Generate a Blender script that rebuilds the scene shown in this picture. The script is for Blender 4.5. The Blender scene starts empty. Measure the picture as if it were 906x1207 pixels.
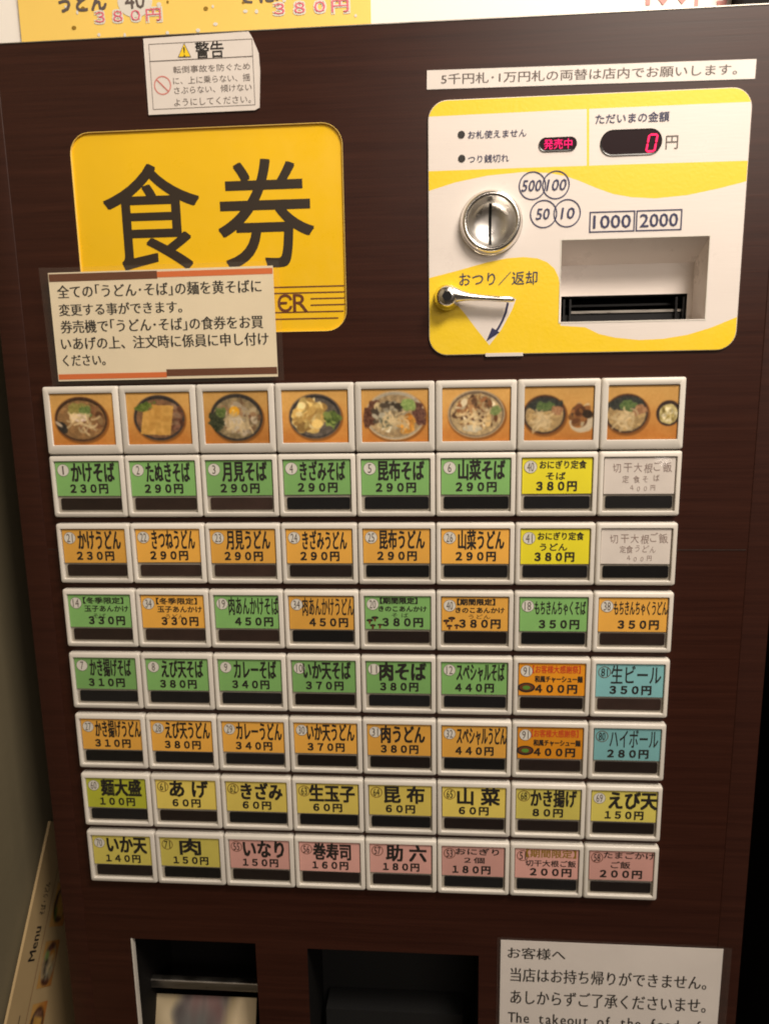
import bpy, bmesh, math, random
import numpy as np
from mathutils import Vector, Matrix, noise as mnoise
from mathutils.geometry import delaunay_2d_cdt
random.seed(7)
rng = np.random.default_rng(7)
scene = bpy.context.scene
C = scene.collection

# ------------------------------------------------------------------ camera
ZO = 1.15                       # height of the face datum above the floor
F_PX = 869.13                   # focal length in pixels of the 906 x 1207 photograph
ROT = np.array([[0.99725501, 0.01641635, 0.0722008],
                [-0.00283426, 0.982861, -0.18432638],
                [-0.07398931, 0.18361577, 0.98020959]])
CAM = np.array([0.05231, -0.45881, 0.15443])        # x, y (into the machine), z above datum


def w3(v):
    return Vector((v[0], v[2], -v[1]))


cam = bpy.data.cameras.new("camera")
cam_o = bpy.data.objects.new("camera", cam)
C.objects.link(cam_o)
r_, u_, b_ = w3(ROT[0]), -w3(ROT[1]), -w3(ROT[2])
mw = Matrix((r_, u_, b_)).transposed().to_4x4()
mw.translation = Vector((CAM[0], CAM[1], CAM[2] + ZO))
cam_o.matrix_world = mw
cam.sensor_fit = 'VERTICAL'
cam.sensor_height = 36
cam.lens = F_PX * 36 / 1207
cam.clip_start = 0.01
cam.clip_end = 50
scene.camera = cam_o
cam.dof.use_dof = True
cam.dof.focus_distance = 0.475
cam.dof.aperture_fstop = 9.0

# ------------------------------------------------------------------ world, lamps, exposure
world = bpy.data.worlds.new("World")
scene.world = world
world.use_nodes = True
bg = world.node_tree.nodes['Background']
bg.inputs[0].default_value = (1.0, 0.80, 0.62, 1)
bg.inputs[1].default_value = 0.062


def area(name, loc, target, size, size_y, power, col):
    l = bpy.data.lights.new(name, 'AREA')
    l.shape = 'RECTANGLE'
    l.size, l.size_y = size, size_y
    l.energy = power
    l.color = col
    o = bpy.data.objects.new(name, l)
    C.objects.link(o)
    o.location = (loc[0], loc[1], loc[2] + ZO)
    d = Vector((target[0] - loc[0], target[1] - loc[1], target[2] - loc[2]))
    o.rotation_euler = d.to_track_quat('-Z', 'Y').to_euler()
    return o


area('ceiling_lamp', (0.50, -0.62, 0.95), (0.05, 0, 0.15), 0.40, 0.22, 14.0, (1.0, 0.885, 0.76))
area('far_ceiling_lamp', (1.05, -2.4, 1.25), (0.1, 0, 0.2), 1.7, 0.8, 20, (1.0, 0.875, 0.76))
area('shelf_lamp', (0.34, -0.16, 0.86), (0.16, 0.10, 0.42), 0.20, 0.10, 1.15, (1.0, 0.88, 0.74))

scene.view_settings.view_transform = 'Standard'
scene.view_settings.look = 'None'
scene.view_settings.exposure = 0.10
scene.view_settings.gamma = 1.0
scene.cycles.filter_width = 1.9
scene.cycles.max_bounces = 6
scene.cycles.use_denoising = True


# ------------------------------------------------------------------ measuring: a spot of the photograph on the plane y = dep
def face(px, py, dep=0.005):
    d = ROT.T @ np.array([(px - 453) / F_PX, (py - 603.5) / F_PX, 1.0])
    d = np.array([d[0], d[2], -d[1]])
    k = (dep - CAM[1]) / d[1]
    p = CAM + k * d
    return float(p[0]), float(p[2])


def side(px, py, x0):
    d = ROT.T @ np.array([(px - 453) / F_PX, (py - 603.5) / F_PX, 1.0])
    d = np.array([d[0], d[2], -d[1]])
    k = (x0 - CAM[0]) / d[0]
    p = CAM + k * d
    return float(p[1]), float(p[2])


# ------------------------------------------------------------------ materials
def srgb(r, g, b):
    out = []
    for c in (r, g, b):
        c /= 255.0
        out.append(c / 12.92 if c <= 0.04045 else ((c + 0.055) / 1.055) ** 2.4)
    return tuple(out)


def mat(name, col, rough=0.5, metal=0.0, coat=0.0, var=0.0, scale=40, bump=0.0, bscale=300, stretch=(1, 1, 1),
        emit=None, estr=0, coat_rough=0.08, spec=0.5, rvar=0.0):
    m = bpy.data.materials.new(name)
    m.use_nodes = True
    nt = m.node_tree
    p = nt.nodes['Principled BSDF']
    p.inputs['Base Color'].default_value = (*col, 1)
    p.inputs['Roughness'].default_value = rough
    p.inputs['Metallic'].default_value = metal
    p.inputs['Specular IOR Level'].default_value = spec
    if coat:
        p.inputs['Coat Weight'].default_value = coat
        p.inputs['Coat Roughness'].default_value = coat_rough
    if emit:
        p.inputs['Emission Color'].default_value = (*emit, 1)
        p.inputs['Emission Strength'].default_value = estr
    if var or bump or rvar:
        tc = nt.nodes.new('ShaderNodeTexCoord')
        mp = nt.nodes.new('ShaderNodeMapping')
        mp.inputs['Scale'].default_value = stretch
        nt.links.new(tc.outputs['Object'], mp.inputs[0])
    if var or rvar:
        n = nt.nodes.new('ShaderNodeTexNoise')
        n.inputs['Scale'].default_value = scale
        n.inputs['Detail'].default_value = 5
        nt.links.new(mp.outputs[0], n.inputs[0])
    if var:
        r = nt.nodes.new('ShaderNodeValToRGB')
        r.color_ramp.elements[0].position = 0.3
        r.color_ramp.elements[1].position = 0.7
        r.color_ramp.elements[0].color = (*[c * (1 - var) for c in col], 1)
        r.color_ramp.elements[1].color = (*[min(1, c * (1 + var)) for c in col], 1)
        nt.links.new(n.outputs[0], r.inputs[0])
        nt.links.new(r.outputs[0], p.inputs['Base Color'])
    if rvar:
        mr = nt.nodes.new('ShaderNodeMapRange')
        mr.inputs['From Min'].default_value = 0.3
        mr.inputs['From Max'].default_value = 0.7
        mr.inputs['To Min'].default_value = max(0.02, rough - rvar)
        mr.inputs['To Max'].default_value = rough + rvar
        nt.links.new(n.outputs[0], mr.inputs[0])
        nt.links.new(mr.outputs[0], p.inputs['Roughness'])
    if bump:
        n2 = nt.nodes.new('ShaderNodeTexNoise')
        n2.inputs['Scale'].default_value = bscale
        n2.inputs['Detail'].default_value = 3
        nt.links.new(mp.outputs[0], n2.inputs[0])
        b = nt.nodes.new('ShaderNodeBump')
        b.inputs['Strength'].default_value = bump
        b.inputs['Distance'].default_value = 0.001
        nt.links.new(n2.outputs[0], b.inputs['Height'])
        nt.links.new(b.outputs[0], p.inputs['Normal'])
        if coat:
            nt.links.new(b.outputs[0], p.inputs['Coat Normal'])
    return m


def wood_mat(name, dark, light, rough):
    m = bpy.data.materials.new(name)
    m.use_nodes = True
    nt = m.node_tree
    N = nt.nodes
    L = nt.links
    p = N['Principled BSDF']
    tc = N.new('ShaderNodeTexCoord')
    mp = N.new('ShaderNodeMapping')
    mp.inputs['Scale'].default_value = (1.6, 1.0, 60)
    L.new(tc.outputs['Object'], mp.inputs[0])
    n1 = N.new('ShaderNodeTexNoise')
    n1.inputs['Scale'].default_value = 3.0
    n1.inputs['Detail'].default_value = 8
    n1.inputs['Roughness'].default_value = 0.62
    n1.inputs['Distortion'].default_value = 0.25
    L.new(mp.outputs[0], n1.inputs[0])
    mp2 = N.new('ShaderNodeMapping')
    mp2.inputs['Scale'].default_value = (6, 1.0, 420)
    L.new(tc.outputs['Object'], mp2.inputs[0])
    n2 = N.new('ShaderNodeTexNoise')
    n2.inputs['Scale'].default_value = 3.0
    n2.inputs['Detail'].default_value = 3
    L.new(mp2.outputs[0], n2.inputs[0])
    mx = N.new('ShaderNodeMath')
    mx.operation = 'MULTIPLY_ADD'
    mx.inputs[1].default_value = 0.35
    L.new(n2.outputs[0], mx.inputs[0])
    p.inputs['Specular IOR Level'].default_value = 0.33
    m2 = N.new('ShaderNodeMath')
    m2.operation = 'MULTIPLY'
    m2.inputs[1].default_value = 0.65
    L.new(n1.outputs[0], m2.inputs[0])
    L.new(m2.outputs[0], mx.inputs[2])
    r = N.new('ShaderNodeValToRGB')
    e = r.color_ramp.elements
    e[0].position, e[1].position = 0.36, 0.66
    e[0].color, e[1].color = (*dark, 1), (*light, 1)
    L.new(mx.outputs[0], r.inputs[0])
    L.new(r.outputs[0], p.inputs['Base Color'])
    # smudged, worn gloss
    n3 = N.new('ShaderNodeTexNoise')
    n3.inputs['Scale'].default_value = 9
    n3.inputs['Detail'].default_value = 6
    L.new(tc.outputs['Object'], n3.inputs[0])
    mr = N.new('ShaderNodeMapRange')
    mr.inputs['From Min'].default_value = 0.15
    mr.inputs['From Max'].default_value = 0.85
    mr.inputs['To Min'].default_value = rough - 0.06
    mr.inputs['To Max'].default_value = rough + 0.07
    L.new(n3.outputs[0], mr.inputs[0])
    L.new(mr.outputs[0], p.inputs['Roughness'])
    b = N.new('ShaderNodeBump')
    b.inputs['Strength'].default_value = 0.18
    b.inputs['Distance'].default_value = 0.0003
    L.new(mx.outputs[0], b.inputs['Height'])
    L.new(b.outputs[0], p.inputs['Normal'])
    return m


def film_mat(name, gloss=0.2, rough=0.18, tint=(1, 1, 1), opac=0.010, face_k=0.2):
    m = bpy.data.materials.new(name)
    m.use_nodes = True
    nt = m.node_tree
    nt.nodes.clear()
    o = nt.nodes.new('ShaderNodeOutputMaterial')
    t = nt.nodes.new('ShaderNodeBsdfTransparent')
    t.inputs[0].default_value = (*tint, 1)
    g = nt.nodes.new('ShaderNodeBsdfGlossy')
    g.inputs['Roughness'].default_value = rough
    d = nt.nodes.new('ShaderNodeBsdfDiffuse')
    d.inputs[0].default_value = (0.8, 0.75, 0.65, 1)
    fr = nt.nodes.new('ShaderNodeLayerWeight')
    fr.inputs[0].default_value = 0.12
    ad = nt.nodes.new('ShaderNodeMath')
    ad.operation = 'MULTIPLY_ADD'
    ad.inputs[1].default_value = face_k
    ad.inputs[2].default_value = gloss * 0.1
    nt.links.new(fr.outputs[1], ad.inputs[0])
    m1 = nt.nodes.new('ShaderNodeMixShader')
    m1.inputs[0].default_value = opac
    nt.links.new(t.outputs[0], m1.inputs[1])
    nt.links.new(d.outputs[0], m1.inputs[2])
    m2 = nt.nodes.new('ShaderNodeMixShader')
    nt.links.new(ad.outputs[0], m2.inputs[0])
    nt.links.new(m1.outputs[0], m2.inputs[1])
    nt.links.new(g.outputs[0], m2.inputs[2])
    nt.links.new(m2.outputs[0], o.inputs[0])
    # uneven film
    n2 = nt.nodes.new('ShaderNodeTexNoise')
    n2.inputs['Scale'].default_value = 18
    b = nt.nodes.new('ShaderNodeBump')
    b.inputs['Strength'].default_value = 0.12
    b.inputs['Distance'].default_value = 0.001
    nt.links.new(n2.outputs[0], b.inputs['Height'])
    nt.links.new(b.outputs[0], g.inputs['Normal'])
    return m


def vcol_mat(name, rough=0.35, coat=0.3):
    m = bpy.data.materials.new(name)
    m.use_nodes = True
    nt = m.node_tree
    p = nt.nodes['Principled BSDF']
    a = nt.nodes.new('ShaderNodeVertexColor')
    a.layer_name = 'print'
    nt.links.new(a.outputs[0], p.inputs['Base Color'])
    p.inputs['Roughness'].default_value = rough
    p.inputs['Coat Weight'].default_value = coat
    p.inputs['Coat Roughness'].default_value = 0.15
    return m


def vary(m, lo, hi):
    """small difference in value from one piece to the next"""
    nt_ = m.node_tree
    oi = nt_.nodes.new('ShaderNodeObjectInfo')
    hs = nt_.nodes.new('ShaderNodeHueSaturation')
    mr_ = nt_.nodes.new('ShaderNodeMapRange')
    mr_.inputs['To Min'].default_value, mr_.inputs['To Max'].default_value = lo, hi
    nt_.links.new(oi.outputs['Random'], mr_.inputs[0])
    nt_.links.new(mr_.outputs[0], hs.inputs['Value'])
    l_ = nt_.nodes['Principled BSDF'].inputs['Base Color'].links[0]
    src = l_.from_socket
    nt_.links.remove(l_)
    nt_.links.new(src, hs.inputs['Color'])
    nt_.links.new(hs.outputs[0], nt_.nodes['Principled BSDF'].inputs['Base Color'])


M = {}
M['wood'] = wood_mat('brown laminate', (0.0230, 0.0062, 0.0036), (0.044, 0.0132, 0.0074), 0.33)
M['trim'] = wood_mat('brown trim', (0.0230, 0.0062, 0.0036), (0.044, 0.0132, 0.0074), 0.40)
M['side'] = mat('cabinet side', (0.03, 0.02, 0.016), 0.5, var=0.2)
M['frame'] = mat('button frame plastic', (0.70, 0.655, 0.585), 0.36, var=0.06, scale=25, bump=0.05, bscale=900, rvar=0.05)
M['tray'] = mat('button inner plastic', (0.36, 0.325, 0.27), 0.4, var=0.12, scale=60)
M['win_black'] = mat('button window black', (0.006, 0.006, 0.007), 0.3, coat=0.12, var=0.2, scale=50)
M['win_brown'] = mat('button window brown', (0.026, 0.014, 0.011), 0.35, coat=0.12, var=0.25, scale=50)
M['win_mid'] = mat('button window dark', (0.012, 0.007, 0.006), 0.32, coat=0.12, var=0.2, scale=50)
vary(M['frame'], 0.90, 1.03)
for k in ('win_black', 'win_brown', 'win_mid'):
    vary(M[k], 0.5, 1.6)
M['ink'] = mat('ink black', (0.013, 0.010, 0.008), 0.6)
M['ink_soft'] = mat('ink grey', (0.11, 0.085, 0.075), 0.6)
M['ink_pencil'] = mat('faded pen ink', (0.27, 0.19, 0.165), 0.6)
M['navy'] = mat('ink navy', (0.022, 0.024, 0.085), 0.45)
M['ink_red'] = mat('ink red', (0.60, 0.06, 0.015), 0.5)
M['ink_olive'] = mat('ink olive', (0.28, 0.16, 0.012), 0.5)
M['ink_brown'] = mat('ink brown', (0.13, 0.038, 0.012), 0.5)
M['ink_orange'] = mat('ink orange', (0.70, 0.16, 0.035), 0.5)
M['ink_pink'] = mat('ink pink', (0.75, 0.13, 0.20), 0.5)
M['ink_rose'] = mat('ink faded red', (0.62, 0.22, 0.19), 0.5)
M['ink_green'] = mat('ink green', (0.10, 0.25, 0.03), 0.5)
M['badge'] = mat('badge white', (0.70, 0.67, 0.60), 0.4)
CARDS = dict(green=(0.215, 0.455, 0.135), orange=(0.82, 0.42, 0.065), yellow=(0.80, 0.70, 0.020), white=(0.74, 0.67, 0.61),
             cyan=(0.21, 0.48, 0.50), pale=(0.76, 0.60, 0.12), lime=(0.46, 0.48, 0.035), pink=(0.70, 0.37, 0.32),
             deep=(0.78, 0.30, 0.010), lemon=(0.70, 0.60, 0.12))
for k, c in CARDS.items():
    m_ = M['card_' + k] = mat('card ' + k, c, 0.5, coat=0.25, coat_rough=0.2, var=0.07, scale=35, bump=0.05, bscale=120)
    vary(m_, 0.84, 1.06)
M['paper'] = mat('paper white', (0.72, 0.67, 0.61), 0.55, var=0.03, scale=30)
M['paper_warm'] = mat('paper cream', (0.82, 0.71, 0.51), 0.5, var=0.05, scale=14, bump=0.5, bscale=22)
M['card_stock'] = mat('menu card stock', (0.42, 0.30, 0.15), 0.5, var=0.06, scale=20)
M['paper_grey'] = mat('paper grey white', (0.78, 0.72, 0.67), 0.45, var=0.05, scale=14, bump=0.5, bscale=22)
M['sticker'] = mat('sticker white', (0.72, 0.66, 0.61), 0.35, coat=0.2, var=0.04, scale=40, bump=0.4, bscale=30)
M['plate'] = mat('coin plate white', (0.76, 0.69, 0.64), 0.38, var=0.02, scale=20, bump=0.05, bscale=500, stretch=(0.15, 1, 2.2))
M['plate_yellow'] = mat('coin plate yellow', (0.88, 0.61, 0.022), 0.30, var=0.02, scale=20, bump=0.10, bscale=500)
M['sign_yellow'] = mat('sign yellow', (0.84, 0.51, 0.008), 0.35, coat=0.3, coat_rough=0.2, var=0.06, scale=9)
M['sign_rim'] = mat('sign rim', (0.80, 0.56, 0.14), 0.4)
M['sign_ink'] = mat('sign lettering', (0.030, 0.020, 0.012), 0.45)
for k in ('plate', 'plate_yellow', 'sign_yellow', 'frame'):
    nt_ = M[k].node_tree
    tc_ = nt_.nodes.new('ShaderNodeTexCoord')
    nz = nt_.nodes.new('ShaderNodeTexNoise')
    nz.inputs['Scale'].default_value = 28
    nz.inputs['Detail'].default_value = 8
    nz.inputs['Roughness'].default_value = 0.75
    mr_ = nt_.nodes.new('ShaderNodeMapRange')
    mr_.inputs['From Min'].default_value, mr_.inputs['From Max'].default_value = 0.35, 0.7
    mr_.inputs['To Min'].default_value, mr_.inputs['To Max'].default_value = 0.24, 0.52
    nt_.links.new(tc_.outputs['Object'], nz.inputs[0])
    nt_.links.new(nz.outputs[0], mr_.inputs[0])
    nt_.links.new(mr_.outputs[0], nt_.nodes['Principled BSDF'].inputs['Roughness'])
M['chrome'] = mat('polished steel', (0.86, 0.83, 0.79), 0.20, metal=1, rvar=0.06, scale=80, bump=0.04, bscale=100)
M['dish'] = mat('worn steel', (0.90, 0.87, 0.83), 0.33, metal=1, rvar=0.10, scale=120, bump=0.1, bscale=60)
M['steel'] = mat('brushed steel', (0.42, 0.39, 0.35), 0.35, metal=1, rvar=0.1, scale=60, stretch=(1, 1, 8))
M['black'] = mat('black plastic', (0.007, 0.007, 0.008), 0.30)
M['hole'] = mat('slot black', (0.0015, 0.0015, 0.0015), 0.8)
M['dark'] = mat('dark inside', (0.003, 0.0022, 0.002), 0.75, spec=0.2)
M['led_glass'] = mat('display glass', (0.016, 0.006, 0.008), 0.5, spec=0.12)
M['led'] = mat('lit segments', (0.3, 0.01, 0.03), 0.8, spec=0.0, emit=(1.0, 0.025, 0.10), estr=2.2)
M['led_dim'] = mat('lit characters', (0.3, 0.01, 0.05), 0.8, spec=0.0, emit=(1.0, 0.02, 0.16), estr=1.3)
M['film'] = film_mat('lamination film')
M['cover'] = film_mat('clear button cover', gloss=0.06, rough=0.10, opac=0.004, face_k=0.12)
M['cover_gloss'] = film_mat('glossy button cover', gloss=0.5, rough=0.10, opac=0.006, face_k=0.3)
M['picture'] = vcol_mat('printed picture')
M['poster'] = mat('poster yellow', (0.88, 0.61, 0.14), 0.5, var=0.07, scale=7)
M['poster_white'] = mat('poster white', (0.86, 0.82, 0.76), 0.5)
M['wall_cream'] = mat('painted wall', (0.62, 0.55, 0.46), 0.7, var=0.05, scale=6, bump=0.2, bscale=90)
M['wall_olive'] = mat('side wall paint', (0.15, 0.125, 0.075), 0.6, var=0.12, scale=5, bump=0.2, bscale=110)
M['floor'] = mat('floor tile', (0.10, 0.085, 0.07), 0.5, var=0.2, scale=8)


# ------------------------------------------------------------------ builders
ORG = {}


def tag(o, label=None, cat=None, group=None, kind=None):
    if label:
        o['label'] = label
    if cat:
        o['category'] = cat
    if group:
        o['group'] = group
    if kind:
        o['kind'] = kind
    return o


def empty(name, loc):
    o = bpy.data.objects.new(name, None)
    C.objects.link(o)
    o.location = (loc[0], loc[1], loc[2] + ZO)
    o.empty_display_size = 0.05
    ORG[o.name] = Vector(loc)
    return o


def place(name, me, parent=None, org=(0, 0, 0)):
    """link mesh me (already relative to org) with origin org, in datum coordinates"""
    o = bpy.data.objects.new(name, me)
    C.objects.link(o)
    ORG[o.name] = Vector(org)
    if parent:
        o.parent = parent
        o.location = Vector(org) - ORG[parent.name]
    else:
        o.location = Vector(org) + Vector((0, 0, ZO))
    return o


BOLDK = 1.25


class MB:
    """collects faces given in (x, y, z) with a material each, builds one mesh"""

    def __init__(s):
        s.v, s.f, s.m, s.mats = [], [], [], []

    def mi(s, m):
        m = M[m]
        if m not in s.mats:
            s.mats.append(m)
        return s.mats.index(m)

    def add(s, V, F, m):
        n = len(s.v)
        s.v += [tuple(p) for p in V]
        k = s.mi(m)
        for f in F:
            s.f.append(tuple(i + n for i in f))
            s.m.append(k)
        return s

    def box(s, x0, x1, y0, y1, z0, z1, m):
        V = [(x, y, z) for x in (x0, x1) for y in (y0, y1) for z in (z0, z1)]
        F = [(0, 1, 3, 2), (4, 6, 7, 5), (0, 4, 5, 1), (2, 3, 7, 6), (0, 2, 6, 4), (1, 5, 7, 3)]
        return s.add(V, F, m)

    def poly(s, P, y, m):
        """flat polygon P of (x, z) at depth y facing the viewer"""
        V = [(x, y, z) for x, z in P]
        a = sum(P[i][0] * P[(i + 1) % len(P)][1] - P[(i + 1) % len(P)][0] * P[i][1] for i in range(len(P)))
        idx = tuple(range(len(P)))
        return s.add(V, [idx if a > 0 else idx[::-1]], m)

    def rect(s, x0, x1, z0, z1, y, m):
        x0, x1 = min(x0, x1), max(x0, x1)
        z0, z1 = min(z0, z1), max(z0, z1)
        return s.poly([(x0, z0), (x1, z0), (x1, z1), (x0, z1)], y, m)

    def disc(s, cx, cz, rx, rz, y, m, n=28):
        return s.poly([(cx + rx * math.cos(t), cz + rz * math.sin(t)) for t in [2 * math.pi * i / n for i in range(n)]], y, m)

    def ring(s, cx, cz, rx, rz, w, y, m, n=36):
        V, F = [], []
        for i in range(n):
            t = 2 * math.pi * i / n
            c, q = math.cos(t), math.sin(t)
            V += [(cx + rx * c, y, cz + rz * q), (cx + (rx - w) * c, y, cz + (rz - w) * q)]
        for i in range(n):
            j = (i + 1) % n
            F.append((2 * i + 1, 2 * i, 2 * j, 2 * j + 1))
        return s.add(V, F, m)

    def line(s, P, w, y, m):
        """ribbon of width w along the points P"""
        V, F = [], []
        n = len(P)
        for i in range(n):
            a, b = P[max(0, i - 1)], P[min(n - 1, i + 1)]
            d = Vector((b[0] - a[0], b[1] - a[1])).normalized()
            nx, nz = -d.y * w / 2, d.x * w / 2
            V += [(P[i][0] + nx, y, P[i][1] + nz), (P[i][0] - nx, y, P[i][1] - nz)]
        for i in range(n - 1):
            F.append((2 * i, 2 * i + 1, 2 * i + 3, 2 * i + 2))
        return s.add(V, F, m)

    def frame_line(s, x0, x1, z0, z1, w, y, m):
        V = [(x0, y, z0), (x1, y, z0), (x1, y, z1), (x0, y, z1),
             (x0 + w, y, z0 + w), (x1 - w, y, z0 + w), (x1 - w, y, z1 - w), (x0 + w, y, z1 - w)]
        F = [(0, 1, 5, 4), (1, 2, 6, 5), (2, 3, 7, 6), (3, 0, 4, 7)]
        return s.add(V, F, m)

    def text(s, t, x0, x1, z0, z1, y, m, bold=0.0, hb=0.0, res=2, skew=0.0):
        """lettering fitted into the box; hb > 0 thickens the upright strokes only (a serif look)"""
        V, F = glyphs(t, 0.0, res)
        if not len(V):
            return s
        W, H = x1 - x0, z1 - z0
        ex = max(0.0, bold - 0.001) * BOLDK * min(H, W / max(1, len(t)) * 1.3)
        if hb:
            sh = [(-hb, 0), (hb, 0)]
        elif ex > 0.00002:
            sh = [(-ex, -ex), (ex, -ex), (ex, ex), (-ex, ex)]
        else:
            sh = [(0, 0)]
        for k, (dx, dz) in enumerate(sh):
            s.add([(x0 + (p[0] + skew * (p[1] - 0.5)) * W + dx, y - 0.000012 * k, z0 + p[1] * H + dz) for p in V], F, m)
        return s

    def chars(s, t, x, z, pitch, size, y, m, bold=0.0, wide=1.0, jit=0.0, hb=0.0):
        """writes letter by letter on a fixed pitch from (x, z) on the base line; jit makes it look handwritten"""
        r = random.Random(t)
        cx0 = x
        for k, ch in enumerate(t):
            if ch == ' ':
                continue
            glyphs(ch, 0.0, 2)
            lo, hi = GM[ch]
            w, h = (hi[0] - lo[0]) * size * wide, (hi[1] - lo[1]) * size
            jx, jz, js = (r.uniform(-1, 1) * jit * size for _ in range(3))
            cx, z0 = cx0 + (k + .5) * pitch + jx, z + lo[1] * size + jz
            w, h = w * (1 + js / size), h * (1 + js / size)
            s.text(ch, cx - w / 2, cx + w / 2, z0, z0 + h, y - .00003 * (k % 2), m, bold=bold, hb=hb, skew=r.uniform(-1, 1) * jit * 2.5)
        return s

    def loops(s, L, m, cap=True, capm=None):
        """skin between successive closed loops (lists of xyz)"""
        n = len(L[0])
        V = [p for l in L for p in l]
        F = []
        for k in range(len(L) - 1):
            for i in range(n):
                j = (i + 1) % n
                F.append((k * n + i, k * n + j, (k + 1) * n + j, (k + 1) * n + i))
        s.add(V, F, m)
        if cap:
            s.add(L[-1], [tuple(range(n))], capm or m)
        return s

    def build(s, name, parent=None, org=(0, 0, 0), smooth=None):
        me = s.mesh(name, org, smooth)
        return place(name, me, parent, org)

    def mesh(s, name, org=(0, 0, 0), smooth=None):
        me = bpy.data.meshes.new(name)
        me.from_pydata([(p[0] - org[0], p[1] - org[1], p[2] - org[2]) for p in s.v], [], s.f)
        for m in s.mats:
            me.materials.append(m)
        me.polygons.foreach_set('material_index', s.m)
        if smooth:
            me.polygons.foreach_set('use_smooth', [True] * len(s.f))
            bm = bmesh.new()
            bm.from_mesh(me)
            bmesh.ops.remove_doubles(bm, verts=bm.verts, dist=1e-6)
            bmesh.ops.recalc_face_normals(bm, faces=bm.faces)
            bm.to_mesh(me)
            bm.free()
            me.set_sharp_from_angle(angle=math.radians(smooth))
        me.update()
        return me


GC, GM = {}, {}


def glyphs(t, bold, res):
    k = (t, bold, res)
    if k in GC:
        return GC[k]
    cu = bpy.data.curves.new('lettering', 'FONT')
    cu.body = t
    cu.size = 1
    cu.resolution_u = res
    cu.offset = bold
    o = bpy.data.objects.new('lettering', cu)
    C.objects.link(o)
    bpy.context.view_layer.update()
    me = bpy.data.meshes.new_from_object(o.evaluated_get(bpy.context.evaluated_depsgraph_get()))
    n = len(me.vertices)
    co = np.zeros(n * 3)
    me.vertices.foreach_get('co', co)
    co = co.reshape(-1, 3)[:, :2]
    F = [tuple(p.vertices) for p in me.polygons]
    used = sorted({i for f in F for i in f})
    lo, hi = co[used].min(0), co[used].max(0)
    co = (co - lo) / np.maximum(hi - lo, 1e-6)
    # faces towards the viewer: counter-clockwise in x, z
    V = [tuple(p) for p in co]
    G = []
    for f in F:
        a = sum(V[f[i]][0] * V[f[(i + 1) % len(f)]][1] - V[f[(i + 1) % len(f)]][0] * V[f[i]][1] for i in range(len(f)))
        G.append(f if a > 0 else f[::-1])
    bpy.data.objects.remove(o)
    bpy.data.curves.remove(cu)
    bpy.data.meshes.remove(me)
    GC[k] = (V, G)
    GM[t] = (lo, hi)
    return GC[k]


def rrect(x0, x1, z0, z1, r, n=5):
    """rounded rectangle outline, counter-clockwise in (x, z)"""
    P = []
    for cx, cz, a in ((x1 - r, z1 - r, 0), (x0 + r, z1 - r, 90), (x0 + r, z0 + r, 180), (x1 - r, z0 + r, 270)):
        for i in range(n + 1):
            t = math.radians(a + 90 * i / n)
            P.append((cx + r * math.cos(t), cz + r * math.sin(t)))
    return P


def at_y(P, y):
    return [(x, y, z) for x, z in P]


def inside(P, x, z):
    c = False
    n = len(P)
    for i in range(n):
        x1, z1 = P[i]
        x2, z2 = P[(i + 1) % n]
        if (z1 > z) != (z2 > z) and x < (x2 - x1) * (z - z1) / (z2 - z1) + x1:
            c = not c
    return c


def plate(outer, holes, lines=()):
    """triangulated flat area inside outer and outside holes, with extra constraint polylines; returns verts, faces"""
    V, E = [], []

    def put(P, closed):
        n0 = len(V)
        V.extend(Vector(p) for p in P)
        n = len(P)
        for i in range(n if closed else n - 1):
            E.append((n0 + i, n0 + (i + 1) % n))
    put(outer, True)
    for h in holes:
        put(h, True)
    for l in lines:
        put(l, l[0] == l[-1] and False)
    v, e, f, *_ = delaunay_2d_cdt(V, E, [], 0, 1e-7)
    out = []
    for t in f:
        cx = sum(v[i].x for i in t) / len(t)
        cz = sum(v[i].y for i in t) / len(t)
        if inside(outer, cx, cz) and not any(inside(h, cx, cz) for h in holes):
            a = sum(v[t[i]].x * v[t[(i + 1) % len(t)]].y - v[t[(i + 1) % len(t)]].x * v[t[i]].y for i in range(len(t)))
            out.append((tuple(t) if a > 0 else tuple(t)[::-1], cx, cz))
    return [(p.x, p.y) for p in v], out


# ================================================================== THE SETTING
DOOR = 0.005                                   # depth of the door surface; button fronts stand at 0
MX0, MX1 = -0.2262, 0.2606                     # sides of the machine at door depth
MTOP = 0.3504
FLOOR = -ZO

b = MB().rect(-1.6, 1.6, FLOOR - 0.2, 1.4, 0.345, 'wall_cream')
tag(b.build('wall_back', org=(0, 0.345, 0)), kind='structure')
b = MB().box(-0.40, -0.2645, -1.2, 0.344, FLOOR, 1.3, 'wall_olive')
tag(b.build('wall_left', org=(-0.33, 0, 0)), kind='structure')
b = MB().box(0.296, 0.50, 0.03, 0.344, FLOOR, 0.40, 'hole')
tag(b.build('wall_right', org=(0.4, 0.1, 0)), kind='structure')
b = MB()
b.add([(-2, -3, FLOOR), (2, -3, FLOOR), (2, 0.8, FLOOR), (-2, 0.8, FLOOR)], [(0, 1, 2, 3)], 'floor')
tag(b.build('floor', org=(0, 0, FLOOR)), kind='structure')

# ================================================================== THE MACHINE
mach = empty('ticket_machine', ((MX0 + MX1) / 2, 0.15, FLOOR))
tag(mach, 'dark brown wood grain meal ticket machine with eight columns of priced buttons', 'ticket machine')


def fbox(x0, y0, x1, y1, dep=DOOR):
    """box on the face from two opposite photographed corners -> x0, x1, z0, z1"""
    a, b_ = face(x0, y0, dep), face(x1, y1, dep)
    return min(a[0], b_[0]), max(a[0], b_[0]), min(a[1], b_[1]), max(a[1], b_[1])


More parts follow.
